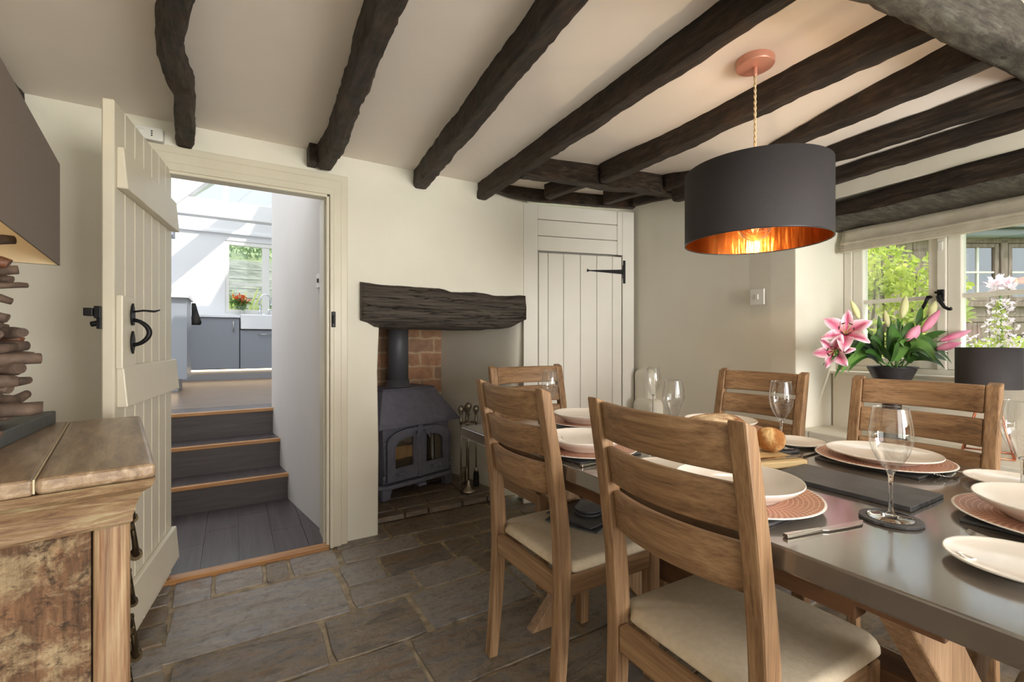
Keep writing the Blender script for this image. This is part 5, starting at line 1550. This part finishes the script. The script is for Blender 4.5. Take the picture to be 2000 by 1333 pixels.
# units
def unit(name, label, x0, x1, y0, y1, z0, z1, cat='kitchen unit', group='grey kitchen units'):
    t = thing(name, label, cat, ((x0+x1)/2, (y0+y1)/2, z0), 0, group)
    b = MB(); b.box(x0, x1, y0+.022, y1, z0, z1); b.build('carcass', M['grey_unit'], t, world=True)
    return t
def front(t, x0, x1, y0, z0, z1, h):
    b = MB(); b.box(x0+.004, x1-.004, y0, y0+.02, z0+.004, z1-.004); d = b.build('door', M['grey_unit'], t, bevel=.002, world=True)
    if h:
        b = MB(); b.tube([Vector(h[0])-Vector((0,.0,0)), h[0]+Vector((0,-.03,0)), h[1]+Vector((0,-.03,0)), h[1]], .006, 8); hd = b.build('handle', M['steel'], t, world=True); hd.parent = d
t = unit('base_unit', 'grey base unit with a tall door left of the white sink', -.49, .07, 7.4, 7.95, .745, 1.448); front(t, -.49, .07, 7.4, .745, 1.448, (Vector((.0,7.4,1.40)), Vector((.0,7.4,1.26))))
t = unit('base_unit', 'grey sink unit with one drawer front under the white sink', .078, .68, 7.4, 7.95, .745, 1.285); front(t, .078, .68, 7.4, .745, 1.285, (Vector((.30,7.4,1.225)), Vector((.47,7.4,1.225))))
t = unit('base_unit', 'grey base unit in the kitchen corner behind the peninsula', -1.5, -.498, 7.4, 7.95, .745, 1.448); front(t, -1.0, -.498, 7.4, .745, 1.448, None)
t = unit('base_unit', 'grey base unit right of the sink hidden by the passage wall', .688, 1.9, 7.4, 7.95, .745, 1.448); front(t, .688, 1.9, 7.4, .745, 1.448, None)
b = MB(); b.box(-1.6, 1.9, 7.47, 7.9, KZ, .74); tag(b.build('plinth', M['grey_unit']), 'recessed grey plinth under the far kitchen units', 'plinth')
b = MB(); b.box(-1.6, 1.9, 7.452, 7.466, .722, .738); tag(b.build('led_strip', M['led']), 'glowing warm light strip under the far kitchen units', 'light strip')
b = MB(); b.box(-1.6, .078, 7.375, 7.99, 1.450, 1.482); b.box(.68, 2.0, 7.375, 7.99, 1.450, 1.482); b.box(.078, .68, 7.86, 7.99, 1.450, 1.482)
tag(b.build('worktop', M['worktop'], bevel=.003), 'white worktop running either side of the kitchen sink', 'worktop')
t = thing('belfast_sink', 'white ceramic belfast sink under the kitchen window', 'sink', (.379, 7.62, 1.29))
b = MB(); b.ringprism([(-.295,-.25),(.295,-.25),(.295,.235),(-.295,.235)], [(-.265,-.22),(.265,-.22),(.265,.205),(-.265,.205)], lambda p, k: (p[0], p[1], .004+.205*k)); b.box(-.28, .28, -.235, .22, .002, .03)
b.build('basin', M['ceramic'], t, bevel=.010, seg=3)
t = thing('kitchen_tap', 'chrome swan neck tap behind the kitchen sink', 'tap', (.40, 7.92, 1.483))
b = MB(); pts = [(-.06,0,0),(-.06,0,.24)]+[(-.06+.075*(1-math.cos(a)), 0, .24+.11*math.sin(a)) for a in [PI*k/12 for k in range(1,13)]]+[(.09,0,.19)]
b.tube(pts, .012, 10); b.build('spout', M['chrome'], t)
b = MB(); b.lathe([(.022,0),(.022,.02),(.014,.03),(.014,.06),(.02,.07),(.02,.10),(0,.104)], 14, c=(-.06,0)); b.lathe([(.018,0),(.018,.10),(.012,.13),(0,.135)], 14, c=(.06,0)); b.tube([(.06,0,.12),(.11,0,.13)], .007, 8); b.tube([(-.06,0,.05),(.06,0,.05)], .01, 8); b.build('valve_body', M['chrome'], t)
t = thing('flower_vase', 'clear vase of orange flowers on the kitchen worktop before the window', 'vase', (.10, 7.90, 1.483))
b = MB(); b.lathe([(0,0),(.04,0),(.045,.02),(.036,.10),(.05,.16)], 20); b.build('vase', M['wineglass'], t)
foliage(t, 'flowers', M['orangebloom'], (0,0,.27), (.13,.05,.06), 70, .05, 201, world=False)
foliage(t, 'foliage', M['hedge'], (0,0,.20), (.11,.05,.08), 90, .07, 202, world=False)
# peninsula nearer to the steps
t = unit('peninsula_unit', 'grey panelled end of the kitchen peninsula beside the open door', -1.6, -.42, 5.90, 6.5, .73, 1.58)
b = MB(); b.box(-1.6, -.40, 5.878, 6.52, 1.582, 1.622); tag(b.build('worktop', M['worktop'], bevel=.003), 'white worktop on the near kitchen peninsula', 'worktop')
b = MB(); b.box(-1.6, -.50, 5.99, 6.45, KZ, .728); tag(b.build('plinth', M['grey_unit']), 'recessed plinth under the kitchen peninsula', 'plinth')
b = MB(); b.box(-1.6, -.5, 5.972, 5.986, .708, .724); tag(b.build('led_strip', M['led']), 'glowing warm light strip under the kitchen peninsula', 'light strip')
t = unit('wall_cabinet', 'grey wall cabinet high at the left of the kitchen', -1.3, -.635, 6.95, 7.25, 2.43, 2.88, 'kitchen unit', 'grey kitchen units')
t.location = t.location
t = unit('larder_unit', 'grey narrow larder unit below the high wall cabinet', -1.3, -.67, 6.70, 7.2, 1.63, 2.42, 'kitchen unit', 'grey kitchen units')
b = MB(); rows = [[b.v((-.445+dx, 6.95+dy, z)) for dx, dy in ((0,0),(.035*k_,.02),(.07*k_,0),(.035*k_,-.02))] for z, k_ in ((1.60,.6),(1.48,1.0),(1.36,1.5),(1.33,1.3))]
for r0, r1 in zip(rows, rows[1:]):
    for k in range(4): b.f([r0[k], r0[(k+1) % 4], r1[(k+1) % 4], r1[k]], True)
b.f(rows[0]); b.f(rows[-1])
tag(b.build('tea_towel', M['bristle']), 'black tea towel hanging beyond the kitchen peninsula', 'towel')
# hillside behind the kitchen
b = MB(); b.hexa([(-9,8.3,-.3),(14,8.3,-.3),(14,13,-.3),(-9,13,-.3)], [(-9,8.3,.75),(14,8.3,.75),(14,13,1.75),(-9,13,1.75)]); b.hexa([(-9,13.5,-.3),(14,13.5,-.3),(14,30,-.3),(-9,30,-.3)], [(-9,13.5,3.15),(14,13.5,3.15),(14,30,8.5),(-9,30,8.5)])
struct(b.build('hill', M['grass']), 'terraced lawn rising behind the kitchen', 'hill')
b = MB(); 
for k in range(6):
    z0 = 1.7+k*.24; b.box(-9, 14, 13.0+.03*k, 13.5, z0, z0+.225)
b.jitter(.03, 2, 4); struct(b.build('trim_9', M['stonewall']), 'grey stone terrace wall in the kitchen garden', 'garden wall')
for k, (x, y, z, r_, lb) in enumerate(((-.9,12.5,2.0,(1.1,.45,.45),'dark clipped bush before the terrace wall, left in the kitchen window'),(1.6,12.5,1.95,(1.0,.45,.5),'dark clipped bush before the terrace wall, right in the kitchen window'),(-.5,14.2,3.45,(1.6,.6,.45),'green bush on top of the terrace wall'))):
    t = thing('terrace_bush', lb, 'bush', (x, y, z-r_[2]), 0, 'bushes by the terrace wall'); foliage(t, 'foliage', M['hedge'], (x, y, z), r_, 1100, .13, 220+k)
t = thing('strap_leaf_plant', 'yellow green strap leaved clump outside the kitchen window', 'plant', (.02, 8.75, .82))
rr = random.Random(77)
for k in range(38):
    a = rr.uniform(0, 2*PI); L = rr.uniform(.28,.5); h_ = rr.uniform(.55,1.25)
    p0 = Vector((.02+.05*math.cos(a), 8.75+.05*math.sin(a), .82)); p1 = p0+Vector((L*math.cos(a), L*.4*math.sin(a), h_))
    b = MB(); b.blade(arc(p0, p1, .16, 8), .035, (0,-1,.4), .2); b.build('leaf', M['strap'], t, world=True, rec=False)

# ------------------------------------------------------------------ light
def point(name, loc, power, col, rad=.02):
    l = bpy.data.lights.new(name, 'POINT'); l.energy = power; l.color = col; l.shadow_soft_size = rad
    o = bpy.data.objects.new(name, l); o.location = loc; COL.objects.link(o); return o
def area(name, loc, rot, sx, sy, power, col):
    l = bpy.data.lights.new(name, 'AREA'); l.shape = 'RECTANGLE'; l.size = sx; l.size_y = sy; l.energy = power; l.color = col
    o = bpy.data.objects.new(name, l); o.location = loc; o.rotation_euler = rot; COL.objects.link(o); return o
point('pendant_light', (PX, PY, PZ+bz-.002), 3.0, (1, .83, .62), .012)
point('table_lamp_light', (-.64, 1.45, 1.50), 3.4, (1, .86, .66), .03)
area('fill_light_left', (.05, -2.28, 1.15), (R(110), 0, 0), 1.2, 1.3, 12, (1, .97, .93))  # unseen area fill added behind the camera to brighten the room
area('fill_light_right', (1.6, -2.28, 1.15), (R(111), 0, 0), 1.5, 1.3, 80, (1, .97, .93))  # stronger added fill, set to the right so left-facing sides stay darker
sl = bpy.data.lights.new('sun', 'SUN'); sl.energy = 2.2; sl.angle = R(.6); sl.color = (1, .95, .87)
so = bpy.data.objects.new('sun', sl); COL.objects.link(so)
so.rotation_euler = Vector((-.35, .55, -.75)).to_track_quat('-Z', 'Y').to_euler()
w = bpy.data.worlds.new('sky'); w.use_nodes = True; SC.world = w
wn = w.node_tree; bgn = wn.nodes['Background']; bgn.inputs[0].default_value = (.89, .945, 1.0, 1)
wt = N(wn, 'ShaderNodeTexCoord'); ws = N(wn, 'ShaderNodeSeparateXYZ'); wn.links.new(wt.outputs['Generated'], ws.inputs[0])
wr_ = ramp(wn, ws.outputs[2], [(.32, (.24, .24, .24)), (.75, (.85, .85, .85))])
wm = N(wn, 'ShaderNodeMath', operation='MULTIPLY'); wm.inputs[1].default_value = 2.6; wn.links.new(wr_, wm.inputs[0]); wn.links.new(wm.outputs[0], bgn.inputs[1])

# ------------------------------------------------------------------ camera
cd = bpy.data.cameras.new('camera'); cd.sensor_width = 36; cd.sensor_fit = 'HORIZONTAL'; cd.lens = 36*CF/2000; cd.clip_start = .03; cd.clip_end = 200
cam = bpy.data.objects.new('camera', cd); cam.location = (0, 0, CH); cam.rotation_euler = (R(90), 0, -CTH); COL.objects.link(cam)
SC.camera = cam
SC.view_settings.view_transform = 'Standard'; SC.view_settings.look = 'None'; SC.view_settings.gamma = 1
SC.view_settings.use_curve_mapping = False
SC.view_settings.exposure = .92
